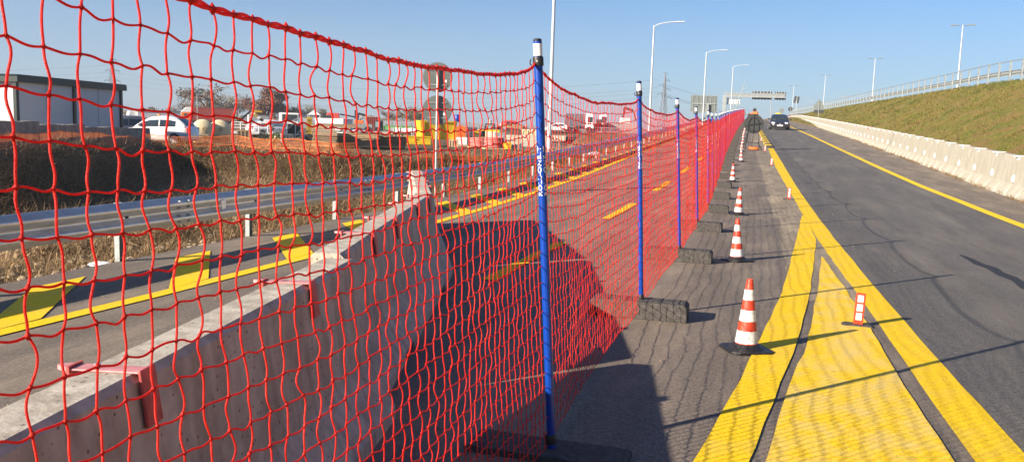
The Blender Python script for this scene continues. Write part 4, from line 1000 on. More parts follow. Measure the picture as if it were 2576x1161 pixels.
# orange plastic netting along the yard's edge
def orange_netting(pts, label, h=.72, sag=.06, seed=1):
    R_ = np.random.default_rng(seed); t = T('plastic_netting', label, 'safety netting', (0, 0, 0)); pts = np.array(pts, float)
    seg = np.linalg.norm(np.diff(pts[:, :2], axis=0), axis=1); cum = np.concatenate([[0], np.cumsum(seg)]); n = int(cum[-1]/.22)+1
    s_ = np.linspace(0, cum[-1], n); P = np.stack([np.interp(s_, cum, pts[:, k]) for k in range(3)], 1)
    wob = .05*np.sin(s_*1.1)+.03*np.sin(s_*3.7+1); drop = sag*np.abs(np.sin(s_*.9))+.05*np.sin(s_*.33+seed)
    nb_ = NB(); rows = 15
    def line(z, r): Q = P.copy(); Q[:, 1] += wob*(1-z); Q[:, 2] += z*h-drop*z+R_.normal(0, .006, n); V, F = tubes(Q[None], r, 4); nb_.add(V, F)
    for k in range(rows): line(k/(rows-1), .0058 if k not in (0, rows-1) else .012)
    nv = int(cum[-1]/.075); sv = np.linspace(0, cum[-1], nv); V0 = np.stack([np.interp(sv, s_, P[:, k]) for k in range(3)], 1); dv = np.interp(sv, s_, drop); wv = np.interp(sv, s_, wob)
    V1 = V0.copy(); V0[:, 1] += wv; V1[:, 2] += h-dv; V, F = tubes(np.stack([V0, V1], 1), .0042, 3); nb_.add(V, F)
    link('mesh', nb_.mesh(), 'orange_net', t, fix=False)
    for q in np.arange(1, cum[-1], 2.6):
        x, y, z = [np.interp(q, cum, pts[:, k]) for k in range(3)]; MB().tube((x, y, z-.2), (x+.02, y, z+h+.12), .012, n=6).build('stake', 'black', t)
    tp = P.copy(); tp[:, 2] += h*.52-drop*.5+.02*np.sin(s_*2.1); tp[:, 1] -= .02; V, F = tubes(tp[None], .018, 5); link('stretched_cord', npmesh(V, F), 'orange', t, fix=False)
def edge_pt(px, D, dz=.0): P = at(px, D, 0); return (P[0], P[1], gz(P[0], P[1])+dz)
E0 = EDGE
ez = lambda p: (p[0], p[1], max(gz(p[0], p[1]), gz(p[0]-.25, p[1]+.25))-.05)
orange_netting([ez(E0[0]), ez(E0[1]), ez((E0[1]+E0[2])/2), ez(E0[2])], 'orange plastic netting in shade in front of the weathered concrete wall', .70)
orange_netting([ez(E0[2]), ez(E0[3]), ez(E0[4]), ez((E0[4]*.9+E0[5]*.1))], 'sunlit orange plastic netting sagging in front of the yard trailers', .78, .10, 3)
q5 = E0[5]*.55+E0[4]*.45
orange_netting([ez(q5-np.array([0, .4])), ez(E0[5]*.85+E0[4]*.15-np.array([0, .5])), ez(E0[5]-np.array([0, .6]))], 'crumpled scrap of orange netting in the scrub below the yellow bin', .42, .12, 5)
# vehicles
c = car(at(402, 45, 0), yaw(402)-PI/2-.42, 'white small hatchback seen from behind with an amber roof light', 'car_white', 3.6, 1.63, 1.50)
MB().box(-.10, .10, -.05, .05, 1.50, 1.58).build('roof_light', 'amber', c, bevel=.02)
car(at(300, 47, 0), yaw(300)-PI/2+.2, 'car with a dark windscreen parked between the shed and the white hatchback', 'car_grey', 4.1, 1.75, 1.46)
t = Tv('box_van', 'low white box truck behind the white hatchback', 'truck', 392, 62, 0, .1)
MB().box(-1.2, 1.6, 0, 2.2, .55, 1.78).build('box_body', 'white', t, bevel=.03); MB().box(-1.28, 1.66, -.03, 2.2, 1.76, 1.86).build('roof', 'galv_dull', t)
MB().frus((-1.9, -1.2, .1, 2.1), (-1.7, -1.2, .2, 2.0), .5, 1.75).build('cab', 'white', t, bevel=.05)
for x in (-1.5, 1.1): MB().lathe([(.2, -.12), (.38, -.12), (.38, .12), (.2, .12)], 16, (x, .2, .38), 'y').build('wheel', 'tyre', t)
def box_truck(px, D, ztop, L, label, cabm, boxm, fairing=True, rz=0, cabside=-1, h=None):
    t = Tv('truck', label, 'truck', px, D, 0, rz); s = cabside; cz = ztop*.72
    MB().box(-L/2, L/2, 0, 2.4, ztop*.30, ztop).build('box_body', boxm, t, bevel=.04)
    q = MB()
    for x in (-L/2, L/2): q.box(x-.06, x+.06, -.03, .05, ztop*.3, ztop)
    q.box(-L/2, L/2, -.03, .05, ztop-.12, ztop+.02); q.build('corner_posts', boxm, t)
    x0, x1 = (-L/2-2.0, -L/2-.1) if s < 0 else (L/2+.1, L/2+2.0)
    MB().frus((x0, x1, .05, 2.35), (x0+(.35 if s < 0 else 0), x1-(.35 if s > 0 else 0), .1, 2.3), .6, cz).build('cab', cabm, t, bevel=.08)
    MB().box(x0+.75, x1-.35, .02, .06, cz*.62, cz*.9).build('side_window', 'glass', t, bevel=.02)
    if fairing: MB().prism([(x0+.2, cz), (x1, cz), (x1, ztop+.05), (x0+1.0, ztop)], .2, 2.2).build('roof_fairing', 'white', t, bevel=.08)
    MB().box(min(x0, -L/2), max(x1, L/2), .3, 2.1, .55, .85).build('chassis', 'black', t)
    for x in (x0+.9, L/2*(1 if s < 0 else -1)-(1.1 if s < 0 else -1.1)): MB().lathe([(.25, -.15), (.5, -.15), (.5, .15), (.25, .15)], 18, (x, .15, .5), 'y').build('wheel', 'tyre', t)
    return t
box_truck(535, 148, zpx(535, 272, 148), 6.5, 'truck with a brown-red box body, orange cab and white roof fairing', 'orange', 'brown_box')
# two cream tanks
def tank(px, D, label):
    t = Tv('plastic_tank', label, 'tank', px, D, 0, .1, 'cream tanks behind the orange netting')
    MB().lathe([(.34, -.55), (.52, -.46), (.56, -.25), (.56, .3), (.54, .48), (.34, .55)], 24, (0, 0, .80), 'y').build('drum', 'cream', t, 'auto')
    MB().box(-.5, .5, -.45, .45, .0, .32).build('cradle', 'timber', t); MB().lathe([(.12, -.60), (.12, -.54)], 12, (0, 0, .80), 'y').build('lid', 'timber_new', t)
tank(511, 51, 'left one of the two rounded cream tanks right of the white hatchback'); tank(553, 52, 'right one of the two rounded cream tanks, next to the white rails')
t = Tv('timber_slab', 'low cream slab lying left of the cream tanks', 'slab', 492, 49, 0, .1); MB().box(-.9, .7, -.3, .3, .42, .52).build('slab', 'timber_new', t, bevel=.01); MB().box(-.8, -.7, -.25, .25, 0, .42).box(.5, .6, -.25, .25, 0, .42).build('support', 'timber', t)
# crash-cushion trailer with raised board
t = Tv('crash_trailer', 'white railed trailer with a tilted striped arrow board and black strut', 'trailer', 640, 60, 0, 0)
MB().box(-1.5, 1.3, 0, 1.9, .45, .60).build('deck', 'white', t)
q = MB()
for x in (-1.45, -.9, -.3, .3, .9): q.tube((x, 0, .6), (x, 0, 1.22), .035, n=8)
for z in (.85, 1.05, 1.22): q.tube((-1.45, 0, z), (1.2, 0, z), .035, n=8)
q.build('side_rail', 'white', t)
MB().bar((-1.15, .5, 1.15), (-.25, .5, 1.98), .14).build('black_strut', 'black', t)
MB().tube((-.35, .45, .6), (-.35, .45, 1.75), .10, n=10).build('mast', 'pole', t)
b_ = MB().prism([(-.15, 1.80), (-.02, 1.92), (1.50, .72), (1.36, .60)], .1, .9).build('folded_board', 'white', t)
for k in range(4):
    f0, f1 = .06+k*.24, .18+k*.24; a0 = np.array((-.02, 1.92)); a1 = np.array((1.50, .72)); p, q_ = a0+(a1-a0)*f0, a0+(a1-a0)*f1; o_ = np.array((.008, .01))
    MB().prism([tuple(p+o_), tuple(q_+o_), tuple(q_+o_*3), tuple(p+o_*3)], .12, .88).build('stripe', 'ochre' if k % 2 == 0 else 'red', b_)
    MB().prism([tuple(p-np.array((.16, .11))), tuple(q_-np.array((.16, .11))), tuple(q_-np.array((.01, .01))), tuple(p-np.array((.01, .01)))], .085, .099).build('side_stripe', 'black' if k % 2 else 'ochre', b_)
MB().box(-.1, .55, .2, .8, 1.90, 2.04).build('light_bar', 'ochre', t, bevel=.03)
for x in (-.8, .6): MB().lathe([(.15, -.1), (.33, -.1), (.33, .1), (.15, .1)], 16, (x, .1, .33), 'y').build('wheel', 'tyre', t)
car(at(690, 70, 0), yaw(690)+PI/2+.35, 'white car behind the striped arrow board trailer', 'car_white', 4.2, 1.75, 1.46, glass='glass_pale')
box_truck(640, 175, zpx(660, 291, 175), 5.0, 'small orange-red truck cab seen behind the striped arrow board', 'orange', 'galv_dull', False, 0, 1)
# frame trailer with arrow panel
t = Tv('frame_trailer', 'galvanised steel frame trailer with crossed braces and an ochre arrow panel', 'trailer', 745, 62, 0, 0)
q = MB()
for x in (-.75, -.05, .42): q.bar((x, 0, .2), (x, 0, 1.75 if x > 0 else 1.3), .07)
q.bar((-.75, 0, .7), (.42, 0, 1.75), .07); q.bar((-.05, 0, .35), (.42, 0, .95), .06); q.bar((-.75, 0, .45), (1.2, 0, .45), .07); q.bar((-.75, 0, .2), (1.3, 0, .2), .07); q.bar((-.75, .8, 1.2), (.42, .8, 1.75), .06); q.bar((-.75, 0, 1.25), (-.05, .8, .6), .05)
q.build('frame', 'galv', t)
s = MB().box(.72, 1.10, -.03, .03, .42, 1.72).build('arrow_panel', 'ochre', t)
for x in (.82, .92, 1.01): MB().prism([(x-.012, .6), (x+.012, .6), (x+.012, 1.45), (x+.035, 1.45), (x, 1.58), (x-.035, 1.45), (x-.012, 1.45)], -.036, -.031).build('arrow_mark', 'black', s)
MB().box(-.6, .3, .2, 1.4, .3, 1.2).build('engine_housing', 'black', t, bevel=.04); MB().box(.45, 1.5, .1, 1.4, .15, .42).build('deck', 'white', t)
for x in (-.5, .9): MB().lathe([(.12, -.08), (.28, -.08), (.28, .08), (.12, .08)], 16, (x, -.05, .28), 'y').build('wheel', 'tyre', t)
t = Tv('truck', 'white tipper truck with a dark cab window behind the frame trailer', 'truck', 742, 85, 0); MB().box(-1.5, .4, 0, 2, .7, 2.15).build('cab', 'white', t, bevel=.1); MB().box(-1.2, .2, -.03, .02, 1.4, 2.0).build('windscreen', 'glass', t); MB().box(.4, 3.0, 0, 2, .7, 1.3).build('tipper_body', 'galv_dull', t)
t = Tv('tent', 'white peaked tent top behind the ochre arrow panel', 'tent', 790, 110, 0)
zt = zpx(790, 277, 110); MB().frus((-.8, .8, 0, 1.6), (-.03, .03, .77, .83), zt-.6, zt).build('canopy', 'white', t)
for x in (-.75, .75): MB().tube((x, .1, 0), (x, .1, zt-.55), .04, n=8).build('leg', 'pole', t)
# timber stacks
def stack(px, D, w, dpt, h, n, label, m='timber', rz=0., over=0):
    t = Tv('timber_stack', label, 'timber stack', px, D, 0, rz); z = 0; th = h/n
    MB().box(-w/2+.1, -w/2+.22, 0, dpt, 0, .12).box(w/2-.22, w/2-.1, 0, dpt, 0, .12).box(-w/2+.15, w/2-.15, .3, .4, .03, .09).build('bearer', 'timber_dark', t); z = .12
    for k in range(n):
        a = random.uniform(-.05, .05); b = random.uniform(-.06, .06); MB().box(-w/2+a, w/2+b, random.uniform(-.04, .04), dpt, z, z+th*.78).build('board', m if k % 3 else ('timber_new' if random.random() < .3 else 'timber_dark'), t); z += th
    return t
stack(815, 47, 1.25, 1.4, 1.02, 9, 'tall square stack of brown boards right of the ochre arrow panel')
t = Tv('timber_planks', 'long weathered planks laid across the square board stack', 'planks', 845, 46.9, 1.15, .05); MB().box(-1.25, 1.35, .1, .6, .02, .12).build('plank', 'timber', t); MB().box(-1.1, -.4, .1, .5, .0-.09, .015).build('offcut', 'timber_new', t); MB().box(.3, .75, .1, .6, -.09, .015).build('offcut', 'timber_new', t); MB().box(-.9, 1.1, .15, .55, .125, .20).build('plank', 'timber_dark', t)
stack(900, 48.6, 2.3, 1.2, .74, 8, 'low brown plank stack behind and right of the square stack', 'timber')
stack(975, 50, 2.2, 1.2, .62, 7, 'low plank stack left of the yellow cabinet', 'timber')
for k, (px, D, z, l, rz, m) in enumerate([(890, 48.5, .90, 2.2, .1, 'galv_dull'), (930, 49, .86, 2.6, -.05, 'timber_new'), (985, 49.5, .84, 1.8, .12, 'timber_new'), (960, 49.2, .93, 2.8, -.02, 'galv')]):
    o = Tv('scaffold_beam', ['grey bundle lying highest on the plank stacks', 'fresh plank on the plank stack under the orange crane', 'fresh plank end left of the yellow cabinet', 'long galvanised beam across both low plank stacks'][k], 'beam', px, D, z, rz); MB().box(-l/2, l/2, 0, .28, 0, .07).build('beam', m, o, bevel=.005); MB().box(-l/2+.3, -l/2+.34, -.01, .29, -.01, .08).build('strap', 'black', o)
t = Tv('tarpaulin', 'crumpled grey sheet draped over the low plank stack', 'tarpaulin', 905, 49.25, .86); MB().prism([(-.9, -.2), (-.7, .12), (-.2, .2), (.3, .16), (.8, .0), (.95, -.25)], 0, .8).build('sheet', 'plastic_bag', t, bevel=.03); MB().tube((-.5, -.01, -.2), (-.45, -.01, .17), .012, n=5).build('cord', 'black', t)
# white site cabin with crane lorry parts behind
t = Tv('site_cabin', 'white site cabin with a grey right side behind the board stacks', 'cabin', 822, 80, 0, -.35)
MB().box(-1.1, 1.55, 0, 2.6, .2, 1.62).build('wall', 'white', t); MB().box(-1.15, 1.6, -.06, 2.66, 1.62, 1.72).build('roof', 'white', t, bevel=.02)
for x in (.2, .9): MB().box(x, x+.4, -.02, .03, .85, 1.15).build('window', 'glass_pale', t)
def crane_truck(px, D, ztop, label, body, armm, s=1., flip=1):
    t = Tv('crane_truck', label, 'crane truck', px, D, 0); q = MB(); h = ztop
    MB().box(-2.6*s, 2.0*s, 0, 2.2, .6, h*.45).build('truck_bed', 'galv_dull', t); MB().box(-.9*s, .6*s, .1, 1.9, h*.45, h*.62).build('crane_base', body, t, bevel=.05)
    q.bar((-.5*s*flip, 1, h*.45), (-.2*s*flip, 1, h*.96), .30*s); q.bar((-.25*s*flip, 1, h*.95), (1.0*s*flip, 1, h*.86), .34*s); q.bar((1.0*s*flip, 1, h*.84), (1.5*s*flip, 1, h*.52), .16*s); q.build('crane_arm', armm, t)
    MB().frus((-3.9*s, -2.6*s, .1, 2.1), (-3.7*s, -2.6*s, .2, 2.0), .6, h*.7).build('cab', body, t, bevel=.08); MB().box(-3.4*s, -2.8*s, .05, .12, h*.45, h*.64).build('side_window', 'glass', t)
    for x in (-3.1*s, -.4*s, 1.3*s): MB().lathe([(.2, -.14), (.48, -.14), (.48, .14), (.2, .14)], 14, (x, .1, .48), 'y').build('wheel', 'tyre', t)
crane_truck(905, 115, zpx(905, 283, 115), 'orange loader crane with a folded black arm behind the planks', 'orange', 'black', .8)
t = Tv('truck', 'red truck with a folded dark crane pipe above the white cabin roof', 'truck', 838, 130, 0)
h = zpx(830, 284, 130); MB().frus((-1.5, 1.0, 0, 2.2), (-.9, .9, .1, 2.1), 1.0, h).build('cab', 'car_red', t, bevel=.12); MB().box(-1.2, -.2, -.03, .03, h-.8, h-.35).build('side_window', 'glass', t); MB().bar((1.0, 1, h-.15), (3.2, 1, h-.5), .22).bar((3.3, 1, h+.55), (3.3, 1, h-.8), .3).build('crane_pipe', 'black', t); MB().box(1, 4.2, .1, 2.1, .8, 1.3).build('truck_bed', 'galv_dull', t)
for x in (-.7, 3.2): MB().lathe([(.2, -.14), (.48, -.14), (.48, .14), (.2, .14)], 14, (x, .1, .48), 'y').build('wheel', 'tyre', t)
t = Tv('skip_container', 'small ribbed dark red container top between crane and green truck', 'container', 938, 125, 0)
zt = zpx(938, 294, 125); MB().box(-.8, .8, 0, 2, 0, zt).build('box_body', 'brown_box', t); q = MB()
for k in range(6): q.box(-.8+k*.3, -.74+k*.3, -.06, 0, .1, zt-.02)
q.build('ribs', 'brown_box', t)
t = Tv('truck', 'green sided tipper truck with a pale cab window, standing mid yard', 'truck', 1000, 120, 0)
MB().box(-1.9, 1.9, 0, 2.3, .55, 1.10).build('truck_bed', 'green', t); q = MB()
for k in range(7): q.box(-1.9+k*.62, -1.82+k*.62, -.06, 0, .5, 1.12)
q.box(-1.9, 1.9, -.06, 0, 1.05, 1.14); q.build('bed_ribs', 'green', t)
MB().frus((-3.2, -2.0, .1, 2.2), (-3.0, -2.0, .2, 2.1), .4, 1.75).build('cab', 'black', t, bevel=.06); MB().box(-3.0, -2.4, .0, .1, .85, 1.6).build('side_window', 'glass_pale', t)
for x in (-2.5, .3, 1.3): MB().lathe([(.2, -.14), (.45, -.14), (.45, .14), (.2, .14)], 14, (x, .05, .45), 'y').build('wheel', 'tyre', t)
# barriers stored upright: white posts in front of the green truck
for k in range(5):
    px = 985+k*15; t = Tv('barrier_panel', 'small white barrier panel, %s from the left in front of the green truck' % ORD[k], 'barrier panel', px, 100, 0, random.uniform(-.3, .3), 'white barrier panels by the green truck')
    MB().box(-.28, -.24, 0, .04, 0, 1.05).box(.24, .28, 0, .04, 0, 1.05).build('leg', 'white', t); MB().box(-.28, .28, .01, .03, .45, .95).build('panel', 'white', t)
# yellow bin and cabinet
t = Tv('yellow_bin', 'large yellow steel bin behind the round sign post', 'bin', 1100, 60, 0, .25)
MB().frus((-1.10, 1.20, 0, 1.5), (-1.25, 1.35, -.1, 1.6), .45, 1.72).build('hopper', 'yellow', t); q = MB()
q.box(-1.2, 1.3, -.16, -.06, 1.62, 1.74)
for x in (-1.0, .1, 1.2): q.box(x-.04, x+.04, -.17, -.02, .5, 1.7)
q.build('ribs', 'yellow', t)
for x in (-.95, 1.05): MB().box(x-.05, x+.05, .1, .2, 0, .5).build('leg', 'blue', t)
t = Tv('yellow_cabinet', 'low yellow double-door cabinet in front of the yellow bin', 'cabinet', 1050, 57, 0, .15)
MB().box(-.95, .9, 0, .8, .12, .62).build('body', 'yellow', t, bevel=.02); MB().box(-1.0, .95, -.05, .85, .62, .68).build('lid', 'yellow', t); MB().box(-.93, -.04, -.02, .0, .15, .58).build('door', 'yellow', t, bevel=.01); MB().box(.0, .88, -.02, .0, .15, .58).build('door', 'yellow', t, bevel=.01); MB().box(.0-.12, .0-.07, -.035, -.02, .42, .50).box(.04, .09, -.035, -.02, .42, .50).build('handle', 'black', t)
t = Tv('plastic_drum', 'blue drum top peeking out beside the lower round sign back', 'drum', 1150, 62, 1.7, 0); MB().lathe([(.16, 0), (.2, .03), (.2, .45), (.14, .5)], 16).build('drum', 'blue', t, True); MB().lathe([(.05, .5), (.05, .54)], 8, (.06, 0, 0)).build('cap', 'black', t)
t = Tv('cable_reel', 'orange rounded reel right of the yellow bin', 'reel', 1140+20, 72, 0, .1); MB().lathe([(.2, -.3), (.72, -.3), (.72, -.25), (.5, -.24), (.5, .24), (.72, .25), (.72, .3), (.2, .3)], 20, (0, 0, .72), 'y').build('reel', 'orange', t)
MB().box(-.4, .4, -.3, .3, 0, .1).build('cradle', 'timber', t)
t = Tv('panel_pallet', 'white sheet panels stacked on a pallet left of the yellow generator', 'panels', 1162, 60, .0, .1); MB().box(-.35, .35, 0, .5, .15, .66).build('sheets', 'white', t); MB().box(-.4, .4, 0, .55, 0, .15).build('pallet', 'timber', t)
t = Tv('generator', 'yellow generator with a black emblem lettering beside the hose coils', 'generator', 1207, 62, 0, 0)
MB().box(-.50, .50, 0, 1.2, .2, 1.10).build('housing', 'yellow', t, bevel=.04); MB().box(-.2, .2, .2, .5, 1.10, 1.2).build('exhaust_box', 'yellow', t, bevel=.03); MB().box(-.52, .52, -.02, 1.2, .05, .2).build('skid', 'black', t)
me = text_mesh('CAT', .30)
for v in me.vertices: v.co = (v.co.x-.05, -.006, v.co.y+.72)
link('lettering', me, 'white', t, fix=False)
t = Tv('excavator', 'compact excavator with a dark cab and brown horizontal arm behind the generator', 'excavator', 1235, 80, 0, 0)
MB().box(-1.0, .9, .2, 2.0, .15, .55).build('track', 'black', t, bevel=.1); MB().box(-.9, .8, .3, 1.9, .55, 1.15).build('body', 'yellow', t, bevel=.06); MB().frus((-.7, .35, .4, 1.5), (-.55, .3, .5, 1.4), 1.15, 1.72).build('cab', 'black', t, bevel=.03); MB().box(-.45, .2, .36, .46, 1.2, 1.6).build('window', 'glass_pale', t)
MB().bar((.5, 1, 1.15), (1.2, 1, 1.62), .28).bar((1.2, 1, 1.62), (2.9, 1, 1.45), .38).bar((2.9, 1, 1.5), (3.1, 1, .75), .2).build('arm', 'timber_dark', t); MB().prism([(2.9, .35), (3.4, .35), (3.3, .85), (3.0, .8)], .7, 1.3).build('bucket', 'black', t)
for k, (px, D, z, w, h, m_, cat, lb) in enumerate([
    (866, 52, .85, .5, .42, 'galv_dull', 'box', 'small grey box standing on the plank stacks behind the fresh plank'),
    (1004, 54, .0, .7, .95, 'timber', 'pallet', 'upright pallet right of the low plank stacks'),
    (612, 57, .0, .8, .75, 'timber', 'pallet', 'upright pallet between the cream tanks and the white railed trailer'),
    (724, 55, .0, .7, .60, 'galv_dull', 'box', 'grey steel box left of the galvanised frame trailer'),
    (1140, 57, .0, .6, .55, 'timber', 'pallet', 'upright pallet under the right side of the yellow bin'),
    (1186, 70, .0, .9, 1.35, 'car_grey', 'box', 'tall grey cabinet behind the white sheet panels'),
    (1332, 74, .0, 1.3, 1.30, 'cream', 'box', 'cream container behind the stored pale barriers')]):
    t = Tv(cat if cat != 'box' else 'storage_box', lb, cat, px, D, z, random.uniform(-.3, .3))
    MB().box(-w/2, w/2, .05, .12 if cat == 'pallet' else .5, .05, h).build('body', m_, t)
    q = MB().box(-w/2, w/2, .0, .05, h-.1, h)
    for j in range(4): q.box(-w/2+j*w/3.4, -w/2+j*w/3.4+.09, .0, .05, .05, h-.1)
    q.build('slats', m_, t)
# hose coils
def coil(px, D, r, n, label):
    t = Tv('hose_coil', label, 'hose coil', px, D, 0, .2, 'salmon hose coils on pallets'); q = NB()
    for k in range(n):
        for rr in (r, r-.11):
            a = np.linspace(0, 2*PI, 30); Q = np.stack([rr*np.cos(a)*(1+random.uniform(-.05, .05))+random.uniform(-.03, .03), rr*np.sin(a)+random.uniform(-.03, .03), .17+k*.095+.02*np.sin(a*2+k)+0*a], 1); V, F = tubes(Q[None], .052, 6); q.add(V, F)
    link('hose', q.mesh(), 'hose', t, True, fix=False); MB().box(-r-.1, r+.1, -r, r, .03, .11).build('pallet', 'timber_new', t)
coil(1206, 58, .60, 6, 'left pile of salmon pink hose coils in front of the yellow generator'); coil(1242, 56, .58, 7, 'right pile of salmon pink hose coils beside the white crates')
t = Tv('barrel', 'small black barrel on top of the left hose coils', 'barrel', 1212, 58, .80); MB().lathe([(.2, 0), (.22, .03), (.22, .33), (.2, .36)], 16).build('barrel', 'black', t, 'auto'); MB().lathe([(.23, .30), (.23, .33)], 16).build('rim', 'rubber', t)
t = Tv('crate', 'white slatted crate behind the right hose coils', 'crate', 1222+14, 61, .45); q = MB()
for k in range(6): q.box(-.42, .42, 0, .02, .08+k*.1, .14+k*.1)
for x in (-.42, -.14, .14, .38): q.box(x, x+.04, -.01, .6, 0, .66)
q.build('slats', 'white', t); MB().box(-.4, .4, .05, .6, 0, .05).build('floor', 'white', t)
t = Tv('crate', 'grey closed box right of the white slatted crate', 'crate', 1257, 60, .4); MB().box(-.36, .36, 0, .6, 0, .60).build('box_body', 'galv_dull', t, bevel=.03); MB().box(-.38, .38, -.02, .62, .60, .66).build('lid', 'galv_dull', t)
t = Tv('crate', 'bright yellow crate below the white barriers, right of the hose coils', 'crate', 1276, 54, .1); MB().frus((-.22, .22, 0, .4), (-.26, .26, -.03, .43), 0, .42).build('box_body', 'yellow', t); MB().box(-.1, .1, -.04, -.01, .28, .33).build('handle', 'black', t)
# pale barriers stored in the yard
for k, px in enumerate((1292, 1330, 1368, 1404)):
    t = Tv('concrete_barrier', 'pale concrete barrier stored in the yard, %s from the left, behind the nearest blue post' % ORD[k], 'concrete barrier', px, 63+k*2.5, -.05, -.18, 'pale barriers stored in the yard')
    MB().loft([[(x, p[0], p[1]) for p in [(-.3, 0), (.3, 0), (.28, .1), (.15, .3), (.1, .95), (-.1, .95), (-.15, .3), (-.28, .1)]] for x in (-.62, .62)]).build('body', 'conc_right', t); MB().box(-.5, .5, -.17, -.12, .55, .6).build('groove', 'conc_near', t)
# black pipes and mesh fence, berm
for k, (px, D, z) in enumerate([(1400, 70, .25), (1410, 70.5, .62), (1440, 74, .3)]):
    t = Tv('pipe_bundle', 'black drainage pipes in the yard right of the nearest post, %s of three bundles' % ORD[k], 'pipes', px, D, z, -.1, 'black pipes in the yard'); q = MB()
    for j in range(3): q.tube((-1.6, j*.36, 0), (1.6, j*.36, .02), .17, n=12)
    q.build('pipes', 'black', t); MB().box(-1.5, -1.42, -.2, .95, -.2, .2).build('strap', 'galv_dull', t)
t = Tv('wire_fence', 'rusty wire mesh fence panel below the black pipes', 'fence', 1405, 55, -.1, -.12); q = NB()
xs_ = np.linspace(-2.6, 2.6, 53); V, F = tubes(np.stack([np.stack([xs_, 0*xs_, 0*xs_], 1), np.stack([xs_+.03, 0*xs_, 0*xs_+.62], 1)], 1), .012, 3); q.add(V, F)
zs_ = np.linspace(.02, .6, 7); V, F = tubes(np.stack([np.stack([0*zs_-2.6, 0*zs_, zs_], 1), np.stack([0*zs_+2.6, 0*zs_, zs_], 1)], 1), .012, 3); q.add(V, F)
link('mesh', q.mesh(), 'galv_dull', t, fix=False)
for x in (-2.6, 0, 2.6): MB().tube((x, .03, -.2), (x, .03, .8), .03, n=6).build('post', 'timber_dark', t)
bp_ = at(1545, 62, -.1); t = T('earth_mound', 'long brown earth mound in the yard behind the guardrail', 'earth mound', bp_, yaw(1545)-.1)
rg = []
for x in np.linspace(-3.4, 6, 16):
    hh = (1.05+.12*math.sin(x*2.3)+.08*math.sin(x*5))*min(1, (x+3.5)*1.2)*(1 if x < 5 else .6); rg.append([(x, -1.6+.1*math.sin(x*4), -.2), (x, -.7, hh*.8+.05*math.sin(x*7)), (x, 0, hh), (x, .9, hh*.95), (x, 2.2, -.2)])
MB().loft(rg).build('soil', 'soil', t, True)
for k, (px, D, z, w) in enumerate([(1520, 56, .1, .75), (1478, 52, -.1, .55)]):
    t = Tv('orange_block', ['large peach foam block in front of the earth mound', 'small peach foam block lower down, by the guardrail'][k], 'block', px, D, z+.15, .1); MB().box(-w/2, w/2, 0, .5, 0, .36).build('block', 'cream', t, bevel=.03); MB().box(-w/2-.004, w/2+.004, .2, .26, -.003, .365).build('strap', 'orange', t)
Pb = at(1491, 36, 0); zb = gz(Pb[0], Pb[1]); o = MB().ball((0, 0, .2), (.55, .35, .26), 14, 8).ball((.35, .1, .12), (.35, .3, .18), 10, 6).build('plastic_bag', 'plastic_bag', smooth=True); o.location = (Pb[0], Pb[1], .12); o.rotation_euler = (0, 0, .3); tag(o, 'pale blue plastic bag lying behind the guardrail, right of the nearest post', 'plastic bag')
Pb = (-6.42, 7.25, -.10); o = MB().ball((0, 0, .06), (.17, .09, .05), 10, 6).ball((.12, .03, .05), (.1, .1, .04), 8, 5).build('plastic_bag', 'white_band', smooth=True); o.location = Pb; tag(o, 'crumpled white plastic bag at the foot of the leftmost guardrail post', 'plastic bag')
# light mast
t = Tv('floodlight_mast', 'thin mast with two floodlights standing before the large bare tree', 'floodlight mast', 497, 110, 0); zt = zpx(497, 230, 110)
MB().tube((0, 0, 0), (0, 0, zt), .06, n=8).build('pole', 'galv_dull', t); MB().box(-.5, .5, -.03, .03, zt-.25, zt-.18).build('cross_bar', 'galv_dull', t)
for s_ in (-1, 1): f = MB().box(s_*.4-.2, s_*.4+.2, -.2, .05, zt-.2, zt+.12).build('floodlight', 'signdark', t, bevel=.03); MB().box(s_*.4-.16, s_*.4+.16, -.215, -.2, zt-.15, zt+.08).build('lens', 'glass_pale', f)
# far highway embankment with railing and traffic
Dh = 135
A1 = np.array(at(870, Dh, 0)); A2 = np.array(at(1745, Dh*1.05, 0)); dH = A2-A1; LH = np.linalg.norm(dH[:2]); rH = math.atan2(dH[1], dH[0])
o = MB().prism([(-6, 0), (-1.5, .85), (9, .85), (14, 0)], -8, LH+3, 'x').build('highway_embankment', 'soil'); o.location = tuple(A1); o.rotation_euler = (0, 0, rH); kind(o, 'structure')
o = MB().box(-8, LH+3, -1.2, 8.7, .83, .88).build('highway', 'road_old'); o.location = tuple(A1); o.rotation_euler = (0, 0, rH); kind(o, 'structure')
t = T('highway_railing', 'dark blue-grey railing running along the distant highway', 'railing', tuple(A1), rH)
MB().box(-8, LH+2, -1.15, -1.05, .98, 1.25).build('beam', 'galv', t); MB().box(-8, LH+2, -1.12, -1.08, 1.40, 1.48).build('beam', 'galv', t); MB().box(-8, LH+2, -1.14, -1.06, 1.66, 1.82).build('top_rail', 'galv', t)
for k in range(int((LH+9)/1.5)): MB().box(-8+k*1.5-.05, -8+k*1.5+.05, -1.2, -1.04, .7, 1.68).build('post', 'galv_dull', t)
t = T('highway_railing', 'second railing on the far side of the distant highway', 'railing', tuple(A1), rH)
MB().box(-8, LH+2, 7.9, 8.0, 1.2, 1.7).build('beam', 'galv', t)
for k in range(int((LH+9)/3)): MB().box(-8+k*3-.05, -8+k*3+.05, 7.9, 8.05, .8, 1.7).build('post', 'galv_dull', t)
